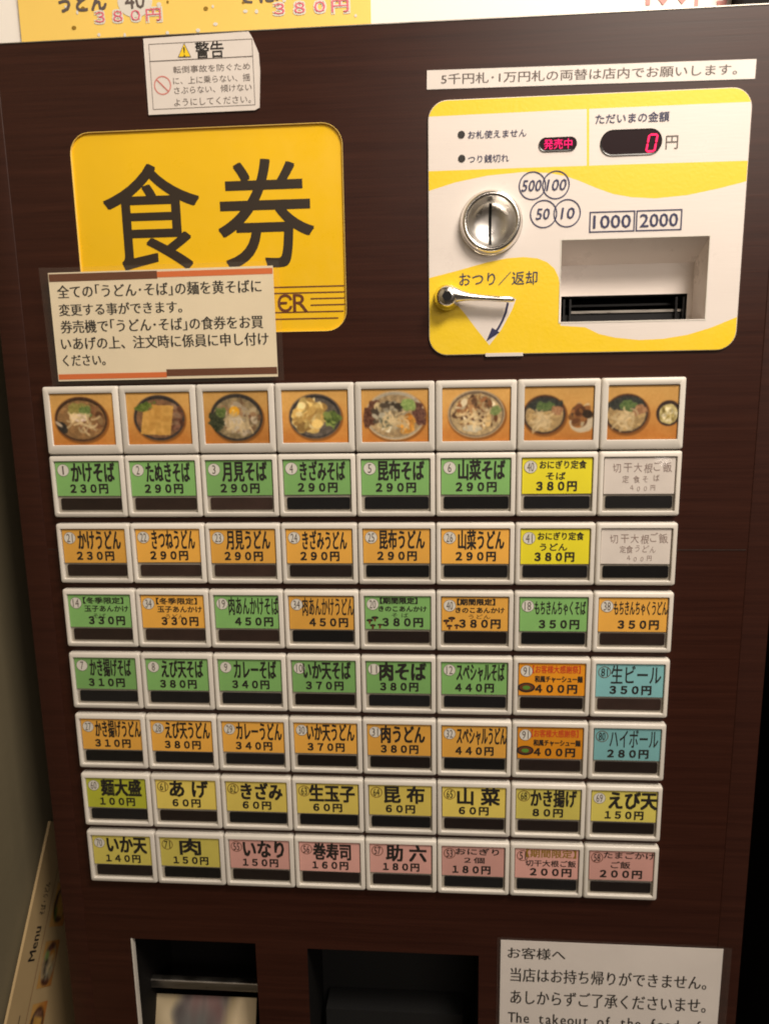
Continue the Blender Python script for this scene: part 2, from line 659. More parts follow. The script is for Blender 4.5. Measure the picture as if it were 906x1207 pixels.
# openings in the door
sx0, sx1, sz0, sz1 = -0.1695, -0.0038, 0.1812, 0.3003
SIGN = rrect(sx0, sx1, sz0, sz1, 0.0125, 8)
BILL = [(0.1245, 0.1835), (0.2090, 0.1835), (0.2090, 0.2305), (0.1245, 0.2305)]
ox0, _, _, oz1 = fbox(155, 1106, 302, 1112)
ox1 = face(303, 1150)[0]
oz1 = face(155, 1106)[1]
TRAY = [(ox0, oz1 - 0.16), (ox1, oz1 - 0.16), (ox1, oz1), (ox0, oz1)]
qx0, qx1 = face(362, 1118)[0], face(564, 1124)[0]
qz1 = face(362, 1118)[1]
CHUTE = [(qx0, qz1 - 0.16), (qx1, qz1 - 0.16), (qx1, qz1), (qx0, qz1)]
DX0, DX1 = MX0 + 0.0165, MX1 - 0.0165
outer = [(DX0, FLOOR + 0.06), (DX1, FLOOR + 0.06), (DX1, MTOP), (DX0, MTOP)]
kx, kz = face(500 + 433 / 5.4875, 200 + 336 / 5.4875, -0.001)
INLET = [(kx + 0.0139 * math.cos(2 * math.pi * i / 40), kz + 0.0139 * math.sin(2 * math.pi * i / 40)) for i in range(40)]
v, f = plate(outer, [SIGN, BILL, INLET, TRAY, CHUTE])
b = MB()
b.add([(x, DOOR, z) for x, z in v], [t for t, _, _ in f], 'wood')
b.add(at_y(outer, DOOR) + at_y(outer, 0.086), [(0, 4, 5, 1), (1, 5, 6, 2), (2, 6, 7, 3), (3, 7, 4, 0)], 'wood')
for h, dp, mm in ((SIGN, 0.003, 'sign_rim'), (TRAY, 0.004, 'wood'), (CHUTE, 0.06, 'dark')):
    n = len(h)
    b.add(at_y(h, DOOR) + at_y(h, DOOR + dp), [(i, (i + 1) % n, n + (i + 1) % n, n + i) for i in range(n)], mm)
door = b.build('door', mach, ((MX0 + MX1) / 2, DOOR, 0))
# side trims of the door, rounded towards the viewer
for x0, x1 in ((MX0, DX0 - 0.0001), (DX1 + 0.0001, MX1)):
    b = MB()
    prof = rrect(x0, x1, DOOR - 0.0001, 0.086, 0.0005, 3)      # (x, y)
    L = [[(x, y, z) for x, y in prof] for z in (FLOOR + 0.05, MTOP - 0.001, MTOP + 0.0002)]
    b.loops(L[:2], 'trim')
    b.add(L[1], [tuple(range(len(prof)))], 'trim')
    b.build('edge_trim', mach, ((x0 + x1) / 2, DOOR, 0), smooth=40)
b = MB().box(MX0 + 0.003, MX1 - 0.003, 0.0865, 0.30, FLOOR, MTOP - 0.002, 'side')
b.build('cabinet', mach, ((MX0 + MX1) / 2, 0.16, 0))
# thin steel strip put in for the highlight along the door's top edge
b = MB().box(MX0, MX1, DOOR - 0.0004, DOOR + 0.02, MTOP + 0.0003, MTOP + 0.0008, 'steel')
b.build('top_strip', mach, (0, DOOR, MTOP))
# joint across the door between the upper and lower leaf
zj = face(900, 648)[1]
b = MB()
b.box(DX0 + 0.001, DX1 - 0.001, DOOR - 0.00025, DOOR + 0.001, zj - 0.0003, zj + 0.0001, 'side')
b.build('joint_strip', mach, (0, DOOR, zj))

# ---- the yellow sign
SD = DOOR + 0.0011
b = MB()
inner = rrect(sx0 + 0.0003, sx1 - 0.0003, sz0 + 0.0003, sz1 - 0.0003, 0.0122, 8)
b.add(at_y(inner, SD), [tuple(range(len(inner)))], 'sign_yellow')
b.loops([at_y(SIGN, DOOR - 0.0003), at_y(inner, DOOR - 0.0003), at_y(inner, SD)], 'sign_rim', cap=False)
sign = b.build('sign_panel', mach, ((sx0 + sx1) / 2, DOOR, sz0))
b = MB()
SL = SD - 0.00015
for ch, bx in (('食', (119, 196, 239, 316)), ('券', (254, 190, 371, 314))):
    x0, x1, z0, z1 = fbox(*bx, SL)
    b.text(ch, x0, x1, z0, z1, SL, 'sign_ink', bold=0.007, res=6)
b.build('lettering', sign, ((sx0 + sx1) / 2, SL, (sz0 + sz1) / 2))
b = MB()
g = lambda X, Y: (300 + X / 6.97, 300 + Y / 6.97)
xr = sx1 - 0.0012
for k, Y in enumerate((262, 312, 362, 415, 470, 525)):
    xa, za = face(*g(460 if k in (2, 3) else 170, Y + 2), SL)
    xe = xr if Y < 450 else xr - (0.0008 if Y < 500 else 0.0042)
    za = face(*g(500, Y), SL)[1]
    b.rect(xa if k in (2, 3) else sx0 + 0.06, xe, za - 0.0004, za + 0.0004, SL, 'ink_brown')
x0, _, z0, z1 = fbox(*g(190, 330), *g(308, 468), SL)
x1 = face(*g(308, 400), SL)[0]
b.text('Є', x0, x1, z0, z1, SL - 0.0001, 'ink_brown', bold=0.012, res=4)
x0, x1 = face(*g(318, 400), SL)[0], face(*g(436, 400), SL)[0]
b.text('R', x0, x1, z0, z1, SL - 0.0001, 'ink_brown', bold=0.006, res=4)
b.build('maker_lettering', sign, (sx1, SL, sz0))

# ================================================================== COIN AND NOTE PLATE
PD = DOOR - 0.0016            # its surface


def c4(X, Y, d=PD):
    return face(480 + X / 2.127, 90 + Y / 2.127, d)


def c8(X, Y, d=PD):
    return face(500 + X / 5.4875, 200 + Y / 5.4875, d)


px0, px1 = c4(54, 350)[0], c4(846, 300)[0]
pz0, pz1 = c4(400, 692)[1], c4(500, 43)[1]
OUT = rrect(px0, px1, pz0, pz1, 0.0108, 9)


def on(pts):
    return [c4(*p) for p in pts]


top_line = on([(20, 103), (400, 84), (900, 62)])
wave_top = on([(20, 239), (300, 229), (600, 219), (900, 210)])
wave_low = on([(20, 300), (55, 287), (120, 266), (200, 249), (290, 240), (350, 242), (395, 250), (430, 262), (470, 279), (515, 295),
               (560, 303), (620, 306), (700, 298), (780, 281), (900, 250)])
low_left = on([(20, 515), (57, 505), (130, 486), (200, 466), (250, 456), (290, 453), (325, 456), (350, 466), (368, 482), (378, 503), (383, 530)])
white_low = on([(383, 530), (384, 600), (383, 625), (445, 629), (480, 646), (520, 655), (580, 661), (640, 658), (700, 648), (760, 630), (835, 599), (900, 560)])
tri = on([(112, 560), (140, 590), (170, 630), (205, 674), (235, 635), (262, 585), (272, 558)])
div = [c4(449, 80), c4(455, 80), c4(455, 235), c4(449, 235)]
Y_TOP = top_line + [(0.5, 0.5), (-0.5, 0.5)]
Y_WAVE = wave_top + wave_low[::-1]
Y_LOW = low_left + white_low + [(0.5, 0.0), (-0.5, 0.0)]
v, f = plate(OUT, [BILL, INLET], [top_line, wave_top, wave_low, low_left + white_low[1:], tri + [tri[0]], div + [div[0]]])
b = MB()
Fw, Fy = [], []
for t, x, z in f:
    y_ = inside(Y_TOP, x, z) or inside(Y_WAVE, x, z) or (inside(Y_LOW, x, z) and not inside(tri, x, z)) or inside(div, x, z)
    (Fy if y_ else Fw).append(t)
VV = [(x, PD, z) for x, z in v]
b.add(VV, Fw, 'plate')
b.add(VV, Fy, 'plate_yellow')
o2 = rrect(px0 - 0.0004, px1 + 0.0004, pz0 - 0.0004, pz1 + 0.0004, 0.0112, 9)
b.loops([at_y(o2, DOOR), at_y(o2, PD + 0.0004), at_y(OUT, PD)], 'plate', cap=False)
coin = b.build('coin_plate', mach, ((px0 + px1) / 2, PD, pz0))
# small pale tab under the plate
x0, x1, z0, z1 = fbox(572, 411, 616, 419.5, PD)
MB().box(x0, x1, PD - 0.0002, DOOR, z0, pz0 + 0.0004, 'sticker').build('tab', coin, (x0, PD, z0))

# recess of the note slot: four walls and a back with the black slot
b = MB()
D2 = 0.025
rim = [(BILL[0][0], BILL[0][1]), (BILL[1][0], BILL[1][1]), (BILL[2][0], BILL[2][1]), (BILL[3][0], BILL[3][1])]
back = [(0.1262, 0.1835), (0.2082, 0.1835), (0.2082, 0.2186), (0.1262, 0.2186)]
b.add(at_y(rim, PD) + at_y(back, D2), [(i, (i + 1) % 4, 4 + (i + 1) % 4, 4 + i) for i in range(4)], 'plate')
SLOT = [(0.1285, 0.1842), (0.2050, 0.1842), (0.2050, 0.2003), (0.1285, 0.2003)]
v, f = plate(back, [SLOT])
b.add([(x, D2, z) for x, z in v], [t for t, _, _ in f], 'plate')
b.add(at_y(SLOT, D2) + at_y(SLOT, D2 + 0.03), [(i, (i + 1) % 4, 4 + (i + 1) % 4, 4 + i) for i in range(4)] + [(4, 5, 6, 7)], 'hole')
rec = b.build('note_recess', coin, (0.167, PD, 0.1835))
b = MB()
b.frame_line(BILL[0][0] - 0.0006, BILL[1][0] + 0.0006, BILL[0][1] - 0.0008, BILL[2][1] + 0.0003, 0.0006, PD - 0.0002, 'badge')
b.build('recess_lip', coin, (0.167, PD, 0.1835))
b = MB()
b.box(0.1290, 0.2046, D2 + 0.004, D2 + 0.016, 0.1845, 0.1892, 'black')
b.box(0.1345, 0.2046, D2 + 0.003, D2 + 0.006, 0.1899, 0.1914, 'steel')
b.box(0.1290, 0.2046, D2 + 0.010, D2 + 0.014, 0.1945, 0.1958, 'black')
for x in (0.1300, 0.1338, 0.1985, 0.2028):
    b.box(x, x + 0.0012, D2 + 0.001, D2 + 0.008, 0.1846, 0.1985, 'black')
b.build('note_slot', coin, (0.167, D2, 0.1842))

# printing on the plate
b = MB()
PL = PD - 0.00025


def t4(t, X0, Y0, X1, Y1, m='navy', bold=0.006, **k):
    xa, za = c4(X0, Y0, PL)
    xb, zb = c4(X1, Y1, PL)
    # undo the slant the photograph gives a level line
    zm = (c4(X0, (Y0 + Y1) / 2, PL)[1] + c4(X1, (Y0 + Y1) / 2, PL)[1]) / 2
    h = (c4((X0 + X1) / 2, Y0, PL)[1] - c4((X0 + X1) / 2, Y1, PL)[1])
    b.text(t, xa, xb, zm - h / 2, zm + h / 2, PL, m, bold=bold, **k)


t4('お札使えません', 152, 134, 298, 154)
t4('つり銭切れ', 152, 196, 254, 216)
for X, Y in ((135, 146), (136, 206)):
    x, z = c4(X, Y, PL)
    b.disc(x, z, 0.0021, 0.0021, PL, 'ink')
t4('ただいまの金額', 472, 91, 655, 116, bold=0.012)
t4('円', 648, 148, 677, 182, m='ink_soft', bold=0.0)
t4('おつり／返却', 130, 490, 325, 524, m='navy', bold=0.004)
b.build('plate_lettering', coin, ((px0 + px1) / 2, PL, pz0))
for t, X, Y in (('100', 372, 272), ('500', 313, 274), ('10', 400, 343), ('50', 341, 345)):
    x, z = c4(X, Y, PL)
    R_ = 0.0079
    b = MB()
    b.ring(x, z, R_, R_, 0.0007, PL - (0.00002 if t in ('500', '50') else 0), 'navy')
    wd = 0.0055 if len(t) == 3 else 0.0038
    sx_ = 0.0005 if t in ('100', '10') else -0.0003
    b.text(t, x + sx_ - wd, x + sx_ + wd, z - 0.0031, z + 0.0031, PL - 0.00005, 'navy', bold=0.014, skew=0.10)
    b.build('coin_mark', coin, (x, PL, z))
for t, X0, Y0, X1, Y1 in (('1000', 459, 339, 566, 389), ('2000', 576, 334, 684, 387)):
    xm, zm = c4((X0 + X1) / 2, (Y0 + Y1) / 2, PL)
    wd, hd = 0.0130, 0.0058
    b = MB()
    b.frame_line(xm - wd, xm + wd, zm - hd, zm + hd, 0.0007, PL, 'navy')
    b.text(t, xm - 0.0107, xm + 0.0107, zm - 0.0036, zm + 0.0036, PL, 'navy', bold=0.014)
    b.build('note_mark', coin, (xm, PL, zm))
# the curved arrow under the lever
b = MB()
arc = [c8(540, 860, PL), c8(525, 925, PL), c8(505, 975, PL), c8(478, 1025, PL), c8(455, 1055, PL)]
b.line(arc, 0.0013, PL, 'navy')
b.poly([c8(437, 1022, PL), c8(486, 1052, PL), c8(400, 1110, PL)], PL - 0.00005, 'navy')
b.build('arrow_mark', coin, (arc[0][0], PL, arc[0][1]))


def pill(name, X0, Y0, X1, Y1, dep):
    xa, xb = c4(X0, (Y0 + Y1) / 2)[0], c4(X1, (Y0 + Y1) / 2)[0]
    zm = c4((X0 + X1) / 2, (Y0 + Y1) / 2)[1]
    h = (c4((X0 + X1) / 2, Y0)[1] - c4((X0 + X1) / 2, Y1)[1]) / 2
    o = rrect(xa, xb, zm - h, zm + h, h * 0.98, 7)
    i = rrect(xa + 0.0006, xb - 0.0006, zm - h + 0.0006, zm + h - 0.0006, (h - 0.0006) * 0.98, 7)
    q = MB()
    q.loops([at_y(o, PD - 0.0001), at_y(o, PD - 0.0007), at_y(i, PD - 0.0005)], 'black', cap=True, capm='led_glass')
    return q, xa, xb, zm, h


q, xa, xb, zm, h = pill('status_display', 329, 153, 424, 188, 0)
disp = q.build('status_display', coin, ((xa + xb) / 2, PD, zm))
q = MB()
xm = (xa + xb) / 2
q.text('発売中', xm - 0.0080, xm + 0.0080, zm - 0.0027, zm + 0.0027, PD - 0.0009, 'led_dim', bold=0.004)
q.build('lit_lettering', disp, (xm, PD, zm))
q, xa, xb, zm, h = pill('amount_display', 483, 133, 637, 198, 0)
disp = q.build('amount_display', coin, ((xa + xb) / 2, PD, zm))
q = MB()
sx, sz = c4(611, 168)
SK = 0.16


def seg(cx, cz, horiz, ln=0.0043, w=0.0010):
    hl, hw = ln / 2, w / 2
    P = [(-hl, 0), (-hl + hw, -hw), (hl - hw, -hw), (hl, 0), (hl - hw, hw), (-hl + hw, hw)]
    if not horiz:
        P = [(z, x) for x, z in P]
    P = [(sx + cx + x + SK * (cz + z), sz + cz + z) for x, z in P]
    q.poly(P, PD - 0.0009, 'led')


for cz in (-0.0044, 0.0044):
    seg(0, cz, True)
for cx in (-0.0023, 0.0023):
    for cz in (-0.0022, 0.0022):
        seg(cx, cz, False)
q.build('lit_digit', disp, (sx, PD, sz))


# coin inlet: a lathe-turned steel bezel with a dished inside and a slit
def lathe(cx, cz, prof, m, n=56):
    q = MB()
    L = []
    for r, y in prof:
        L.append([(cx + r * math.cos(2 * math.pi * i / n), y, cz + r * math.sin(2 * math.pi * i / n)) for i in range(n)])
    q.loops(L, m, cap=False)
    return q


prof = [(0.0210, PD), (0.0211, PD - 0.0008), (0.0205, PD - 0.0012), (0.0202, PD - 0.003), (0.0194, PD - 0.0052), (0.0182, PD - 0.0062),
        (0.0168, PD - 0.0060), (0.0160, PD - 0.0048), (0.0156, PD - 0.0025), (0.0153, PD + 0.0005), (0.0147, PD + 0.0025),
        (0.0130, PD + 0.0045), (0.0100, PD + 0.0060), (0.0065, PD + 0.0068), (0.0030, PD + 0.0071), (0.0002, PD + 0.0072)]
prof = [(r * 0.87, y) for r, y in prof]
inlet = lathe(kx, kz, prof[:8], 'chrome').build('coin_inlet', coin, (kx, PD, kz), smooth=55)
lathe(kx, kz, prof[7:], 'dish').build('inlet_dish', inlet, (kx, PD, kz), smooth=55)
q = MB()
sl = rrect(kx - 0.0009, kx + 0.0007, kz - 0.0128, kz + 0.0128, 0.0006, 3)


def dish(x, z):
    r = math.hypot(x - kx, z - kz)
    ps = prof[7:]
    for (r1, y1), (r2, y2) in zip(ps, ps[1:]):
        if r2 <= r <= r1:
            return y2 + (y1 - y2) * (r - r2) / (r1 - r2)
    return PD + 0.0072


V, F = [], []
for k in range(17):
    z = kz - 0.0117 + 0.0234 * k / 16
    for x in (kx - 0.0009, kx + 0.0008):
        V.append((x, dish(x, z) - 0.0003, z))
for k in range(16):
    F.append((2 * k, 2 * k + 1, 2 * k + 3, 2 * k + 2))
q.add(V, F, 'hole')
q.build('coin_slit', inlet, (kx, PD, kz))

# return lever
lx, lz = c8(146, 822, PD - 0.006)
prof2 = [(0.0088, PD), (0.0090, PD - 0.001), (0.0086, PD - 0.0022), (0.0078, PD - 0.0030), (0.0074, PD - 0.0075), (0.0069, PD - 0.0100),
         (0.0058, PD - 0.0118), (0.0040, PD - 0.0127), (0.0002, PD - 0.0130)]
prof2 = [(r * 0.86, PD + (y - PD) * 0.9) for r, y in prof2]
lever = lathe(lx, lz, prof2, 'chrome', 40).build('return_lever', coin, (lx, PD, lz), smooth=50)
q = MB()
yl = PD - 0.0068
pts = []
for X, Y, hh, tt in ((150, 806, 0.0056, 0.0046), (200, 808, 0.0050, 0.0042), (240, 816, 0.0036, 0.0036), (290, 822, 0.0026, 0.0030),
                     (380, 830, 0.0021, 0.0025), (480, 836, 0.0020, 0.0024), (555, 838, 0.0020, 0.0024), (580, 841, 0.0012, 0.0014)):
    x, z = c8(X, Y, yl)
    pts.append((x, z, hh, tt))
L = []
for x, z, hh, tt in pts:
    L.append([(x, yl + tt * math.cos(a) * -1, z + hh * .88 * math.sin(a)) for a in [2 * math.pi * k / 16 for k in range(16)]])
q.loops(L, 'chrome')
q.build('lever_arm', lever, (lx, yl, lz), smooth=50)
q = MB()
q.loops([[(lx + r * math.cos(a), y, lz + r * math.sin(a)) for a in [2 * math.pi * k / 6 for k in range(6)]]
         for r, y in ((0.0032, PD - 0.0109), (0.0030, PD - 0.0121))], 'black')
q.build('lever_centre', lever, (lx, PD - 0.0127, lz))  # small black hexagon on the centre of the knob

# ================================================================== BUTTONS
U = 0.05                                    # column pitch
R0H, PITCH, HH = 0.8861 * U, 0.8943 * U, 0.8051 * U
Z_TOP = 3 * U
GAP = 0.0003


def col_x(c):
    return (c - 4) * U + GAP


def row_z(r):
    return Z_TOP if r == 0 else Z_TOP - R0H - (r - 1) * PITCH


BW = U - 2 * GAP


def button_frame(name, w, h, ix0, ix1, iz0, iz1, rec_):
    """frame with rounded edges round an opening; x from 0, z from 0 down to -h"""
    q = MB()
    ro = 0.0014
    L = [at_y(rrect(0, w, -h, 0, ro, 4), DOOR)]
    L.append(at_y(rrect(0, w, -h, 0, ro, 4), 0.0011))
    L.append(at_y(rrect(0.00035, w - 0.00035, -h + 0.00035, -0.00035, ro, 4), 0.00035))
    L.append(at_y(rrect(0.0008, w - 0.0008, -h + 0.0008, -0.0008, ro, 4), 0.0))
    L.append(at_y(rrect(ix0 - 0.0003, ix1 + 0.0003, iz0 - 0.0003, iz1 + 0.0003, 0.0008, 4), 0.0))
    L.append(at_y(rrect(ix0 - 0.0001, ix1 + 0.0001, iz0 - 0.0001, iz1 + 0.0001, 0.0006, 4), 0.0002))
    L.append(at_y(rrect(ix0, ix1, iz0, iz1, 0.0005, 4), rec_))
    q.loops(L, 'frame', cap=False)
    return q.mesh(name, smooth=45)


PIC = (0.082 * BW, 0.925 * BW, -0.84 * R0H, -0.10 * R0H)
me_pic = button_frame('picture_frame', BW, R0H - 0.0011, *PIC, 0.0022)
OP = (0.058 * BW, 0.940 * BW, -0.925 * HH, -0.085 * HH)
me_btn = button_frame('menu_button', BW, HH, *OP, 0.0030)
q = MB()
q.rect(OP[0], OP[1], OP[2], OP[3], 0.0022, 'tray')
me_tray = q.mesh('tray')
me_win = []
for mm in ('win_black', 'win_brown', 'win_mid'):
    q = MB()
    P = rrect(0.098 * BW, 0.918 * BW, -0.885 * HH, -0.690 * HH, 0.0010, 3)
    P2 = rrect(0.1 * BW, 0.916 * BW, -0.882 * HH, -0.693 * HH, 0.0009, 3)
    q.loops([at_y(P, 0.0022), at_y(P, 0.0017), at_y(P2, 0.0015)], mm)
    me_win.append(q.mesh('lamp_window'))
q = MB()
q.rect(OP[0] + .0002, OP[1] - .0002, OP[2] + .0002, OP[3] - .0002, 0.0005, 'cover')
me_cover = q.mesh('cover')
q = MB()
V, F = [], []
for j in range(25):
    for i in range(33):
        u, v_ = i / 32, j / 24
        x = OP[0] + .0002 + (OP[1] - OP[0] - .0004) * u
        z = OP[2] + .0002 + (OP[3] - OP[2] - .0004) * v_
        V.append((x, 0.0006 - .0021 * math.exp(-((u - .80) / .15) ** 2 - ((v_ - .80) / .14) ** 2), z))  # bulge added near the upper right to catch a highlight
for j in range(24):
    for i in range(32):
        a_ = j * 33 + i
        F.append((a_, a_ + 1, a_ + 34, a_ + 33))
q.add(V, F, 'cover_gloss')
me_cover_glint = q.mesh('cover', smooth=60)
me_card = {}
for k in CARDS:
    q = MB()
    q.box(0.070 * BW, 0.930 * BW, 0.0012, 0.0021, -0.655 * HH, -0.098 * HH, 'card_' + k)
    me_card[k] = q.mesh('card')

S1, S2 = 'そば', 'うどん'
# kind of row: (colour, badge, lines)   a line = (text, x0, x1, y0, y1, ink, bold)


def T1(t, x0=.28, x1=.88, bold=0.028):
    return (t, x0, x1, .115, .425, 'ink', bold)


def PR(p, x0=.255, x1=.76):
    return (p, x0, x1, .465, .610, 'ink', 0.036)


def simple(colr, n, t, p, x0=.285, x1=.865):
    return (colr, n, [T1(t, x0, x1), PR(p)])


def teishoku(n, t):
    w = .12 if t == S1 else .17
    return ('yellow', n, [('おにぎり定食', .284, .86, .14, .265, 'ink', .02), (t, .485 - w, .485 + w, .32, .435, 'ink', .02), PR('３８０円', .25, .745)])


def pen(t):
    return ('white', None, [('切干大根ご飯', .17, .90, .16, .31, 'ink_pencil', -0.006), (t, .28, .76, .345, .465, 'ink_pencil', -0.006),
                            ('４００円', .36, .72, .505, .605, 'ink_pencil', -0.006)])


def winter(colr, n, t, x):
    return (colr, n, [('【冬季限定】', .28, .84, .135, .245, 'ink', .022), ('玉子あんかけ', .29, .90, .28, .385, 'ink', .02),
                      (t, .40, .40 + x, .415, .50, 'ink', .004), PR('３３０円', .34, .84)])


def mush(colr, n, t, x):
    return (colr, n, [('【期間限定】', .27, .76, .12, .225, 'ink', .035), ('きのこあんかけ', .25, .88, .265, .355, 'ink', .028),
                      (t, .42, .42 + x, .38, .455, 'ink', .004), PR('３８０円', .30, .83), 'mushroom'])


def char_siu(n):
    return ('deep', n, [('【お客様大感謝祭】', .25, .87, .135, .27, 'ink_red', .014), ('和風チャーシュー麺', .28, .90, .315, .425, 'ink', .028),
                        PR('４００円', .29, .83), 'bowl'])


G, O_, Y_, C_, P_ = 'green', 'orange', 'pale', 'cyan', 'pink'
ROWS = [
    [simple(G, '1', 'かけそば', '２３０円'), simple(G, '2', 'たぬきそば', '２９０円'), simple(G, '3', '月見そば', '２９０円'),
     simple(G, '4', 'きざみそば', '２９０円'), simple(G, '5', '昆布そば', '２９０円'), simple(G, '6', '山菜そば', '２９０円'),
     teishoku('40', S1), pen('定食そば')],
    [simple(O_, '21', 'かけうどん', '２３０円'), simple(O_, '22', 'きつねうどん', '２９０円'), simple(O_, '23', '月見うどん', '２９０円'),
     simple(O_, '24', 'きざみうどん', '２９０円'), simple(O_, '25', '昆布うどん', '２９０円'), simple(O_, '26', '山菜うどん', '２９０円'),
     teishoku('41', S2), pen('定食うどん')],
    [winter(G, '14', S1, .18), winter(O_, '34', S2, .25),
     (G, '19', [T1('肉あんかけそば', .26, .93, .018), PR('４５０円', .34, .85)]),
     (O_, '34', [T1('肉あんかけうどん', .25, .93, .018), PR('４５０円', .34, .85)]),
     mush(G, '20', 'そ ば', .22), mush(O_, '40', 'うどん', .28),
     (G, '18', [('もちきんちゃくそば', .26, .91, .15, .38, 'ink', .022), PR('３５０円', .32, .83)]),
     (O_, '38', [('もちきんちゃくうどん', .26, .93, .15, .38, 'ink', .022), PR('３５０円', .32, .83)])],
    [simple(G, '7', 'かき揚げそば', '３１０円'), simple(G, '8', 'えび天そば', '３８０円'), simple(G, '9', 'カレーそば', '３４０円'),
     simple(G, '10', 'いか天そば', '３７０円', .22), simple(G, '11', '肉そば', '３８０円', .25), simple(G, '12', 'スペシャルそば', '４４０円', .27, .90),
     char_siu('91'), (C_, '81', [T1('生ビール', .26, .90, .008), PR('３５０円', .25, .78)])],
    [simple(O_, '27', 'かき揚げうどん', '３１０円', .27, .92), simple(O_, '28', 'えび天うどん', '３８０円', .27, .90), simple(O_, '29', 'カレーうどん', '３４０円', .27, .90),
     simple(O_, '30', 'いか天うどん', '３７０円', .25, .90), simple(O_, '31', '肉うどん', '３８０円', .26, .85), simple(O_, '32', 'スペシャルうどん', '４４０円', .27, .93),
     char_siu('91'), (C_, '80', [T1('ハイボール', .27, .90, .008), PR('２８０円', .25, .78)])],
    [simple('lime', '60', '麺大盛', '１００円'), simple(Y_, '61', 'あ げ', '６０円', .27, .82), simple(Y_, '62', 'きざみ', '６０円'),
     simple(Y_, '63', '生玉子', '６０円', .25, .88), simple(Y_, '64', '昆 布', '６０円', .28, .83), simple(Y_, '65', '山 菜', '６０円', .28, .85),
     simple('lemon', '68', 'かき揚げ', '８０円', .27, .88), simple('lemon', '69', 'えび天', '１５０円', .30, .93)],
    [simple('lemon', '70', 'いか天', '１４０円'), simple('lemon', '71', '肉', '１５０円', .36, .66), simple(P_, '55', 'いなり', '１５０円', .27, .85),
     simple(P_, '56', '巻寿司', '１６０円', .27, .80), simple(P_, '57', '助 六', '１８０円', .30, .86),
     (P_, '53', [('おにぎり', .26, .86, .13, .25, 'ink', .02), ('２個', .38, .66, .30, .41, 'ink', .02), PR('１８０円', .22, .74)]),
     (P_, '51', [('【期間限定】', .22, .90, .11, .26, 'ink_olive', .016), ('切干大根ご飯', .21, .90, .31, .43, 'ink', .016), PR('２００円', .28, .84)]),
     (P_, '58', [('たまごかけ', .26, .94, .12, .245, 'ink', .014), ('ご飯', .36, .62, .30, .43, 'ink', .014), PR('２００円', .22, .78)])],
]
NAMES = dict(green='green', orange='orange', yellow='bright yellow', white='blank looking white', cyan='pale blue', pale='dull yellow',
             lime='yellow green', pink='pink', deep='deep orange', lemon='pale yellow')
CY = 0.0012          # card surface


def draw_lettering(spec, jx, jz):
    q = MB()
    yk = CY - 0.00012
    for ln in spec[2]:
        if ln == 'bowl':
            cx, cz = .175 * BW, -.515 * HH
            q.disc(cx, cz, .115 * BW, .085 * HH, yk, 'ink')
            q.disc(cx, cz + .004 * BW, .092 * BW, .060 * HH, yk - .0001, 'ink_brown')
            q.disc(cx, cz, .05 * BW, .035 * HH, yk - .0002, 'ink_green')
        elif ln == 'mushroom':
            for cx, cz, r in ((.13, -.50, .045), (.20, -.455, .05), (.17, -.585, .04), (.265, -.575, .035)):
                q.disc(cx * BW, cz * HH, r * BW, r * .55 * HH, yk, 'ink', 10)
                q.rect((cx - .012) * BW, (cx + .012) * BW, (cz - .06) * HH, cz * HH, yk - .00005, 'ink_brown')
        else:
            t, x0, x1, y0, y1, ink, bold = ln
            if ink == 'ink_pencil':
                q.chars(t, x0 * BW, -y1 * HH, (x1 - x0) * BW / len(t), (y1 - y0) * HH * 1.05, yk, ink, bold=0, wide=.85, jit=.09)
                continue
            if len(t) == 3 and t.endswith('円'):
                x0, x1 = .30, .70
            q.text(t, (x0 + jx) * BW, (x1 + jx) * BW, -(y1 + jz) * HH, -(y0 + jz) * HH, yk - (.0001 if t.endswith('円') else 0), ink, bold=bold)
    return q.mesh('lettering')


def draw_badge(n, filled, jx, jz):
    q = MB()
    yk = CY - 0.00014
    cx, cz, r = (.172 + jx * .3) * BW, -(.235 + jz) * HH, .0040
    if filled:
        q.disc(cx, cz, r, r, yk, 'badge', 24)
        q.ring(cx, cz, r, r, 0.00022, yk - .00005, 'ink_soft', 24)
    else:
        q.ring(cx, cz, r, r, 0.00042, yk, 'ink_brown', 24)
    wd = (.0005 if n == '1' else .0011) if len(n) == 1 else .0021
    q.text(n, cx - wd, cx + wd, cz - .0028, cz + .0028, yk - .0001, 'ink_soft' if filled else 'ink', bold=.004)
    return q.mesh('number_badge')


def child(name, me, par, off=(0, 0, 0)):
    o = bpy.data.objects.new(name, me)
    C.objects.link(o)
    o.parent = par
    o.location = off
    return o


JP = {}
for ri, row in enumerate(ROWS):
    for ci, spec in enumerate(row):
        org = (col_x(ci), 0, row_z(ri + 1))
        bt = place('menu_button', me_btn, mach, org)
        desc = 'white framed button with a %s card' % NAMES[spec[0]]
        words = [l[0].strip('【】') for l in spec[2] if not isinstance(l, str)]
        bt['label'] = desc + ' reading ' + ' '.join(words)
        child('tray', me_tray, bt)
        jx, jz = random.uniform(-.006, .006), random.uniform(-.008, .008)
        cd = child('card', me_card[spec[0]], bt, (jx * BW, 0, -jz * HH))
        cd.rotation_euler = (0, math.radians(random.uniform(-.25, .25)), 0)
        child('lettering', draw_lettering(spec, jx, jz), bt)
        if spec[1]:
            filled = spec[0] in ('green', 'orange', 'yellow', 'deep') or (ri, ci) in ((6, 0), (5, 7), (5, 0))
            child('number_badge', draw_badge(spec[1], filled, jx, jz), bt)
        child('cover', me_cover_glint if (ri, ci) == (0, 7) else me_cover, bt)
        wk = 1 if (ci == 7 and ri in (2, 3, 4)) or (ri in (0, 1, 2) and ci in (0, 1, 2)) else random.choice((0, 2, 2, 0))
        child('lamp_window', me_win[wk], bt)

# ---- the printed dish pictures of the top row
PW, PH = 112, 84


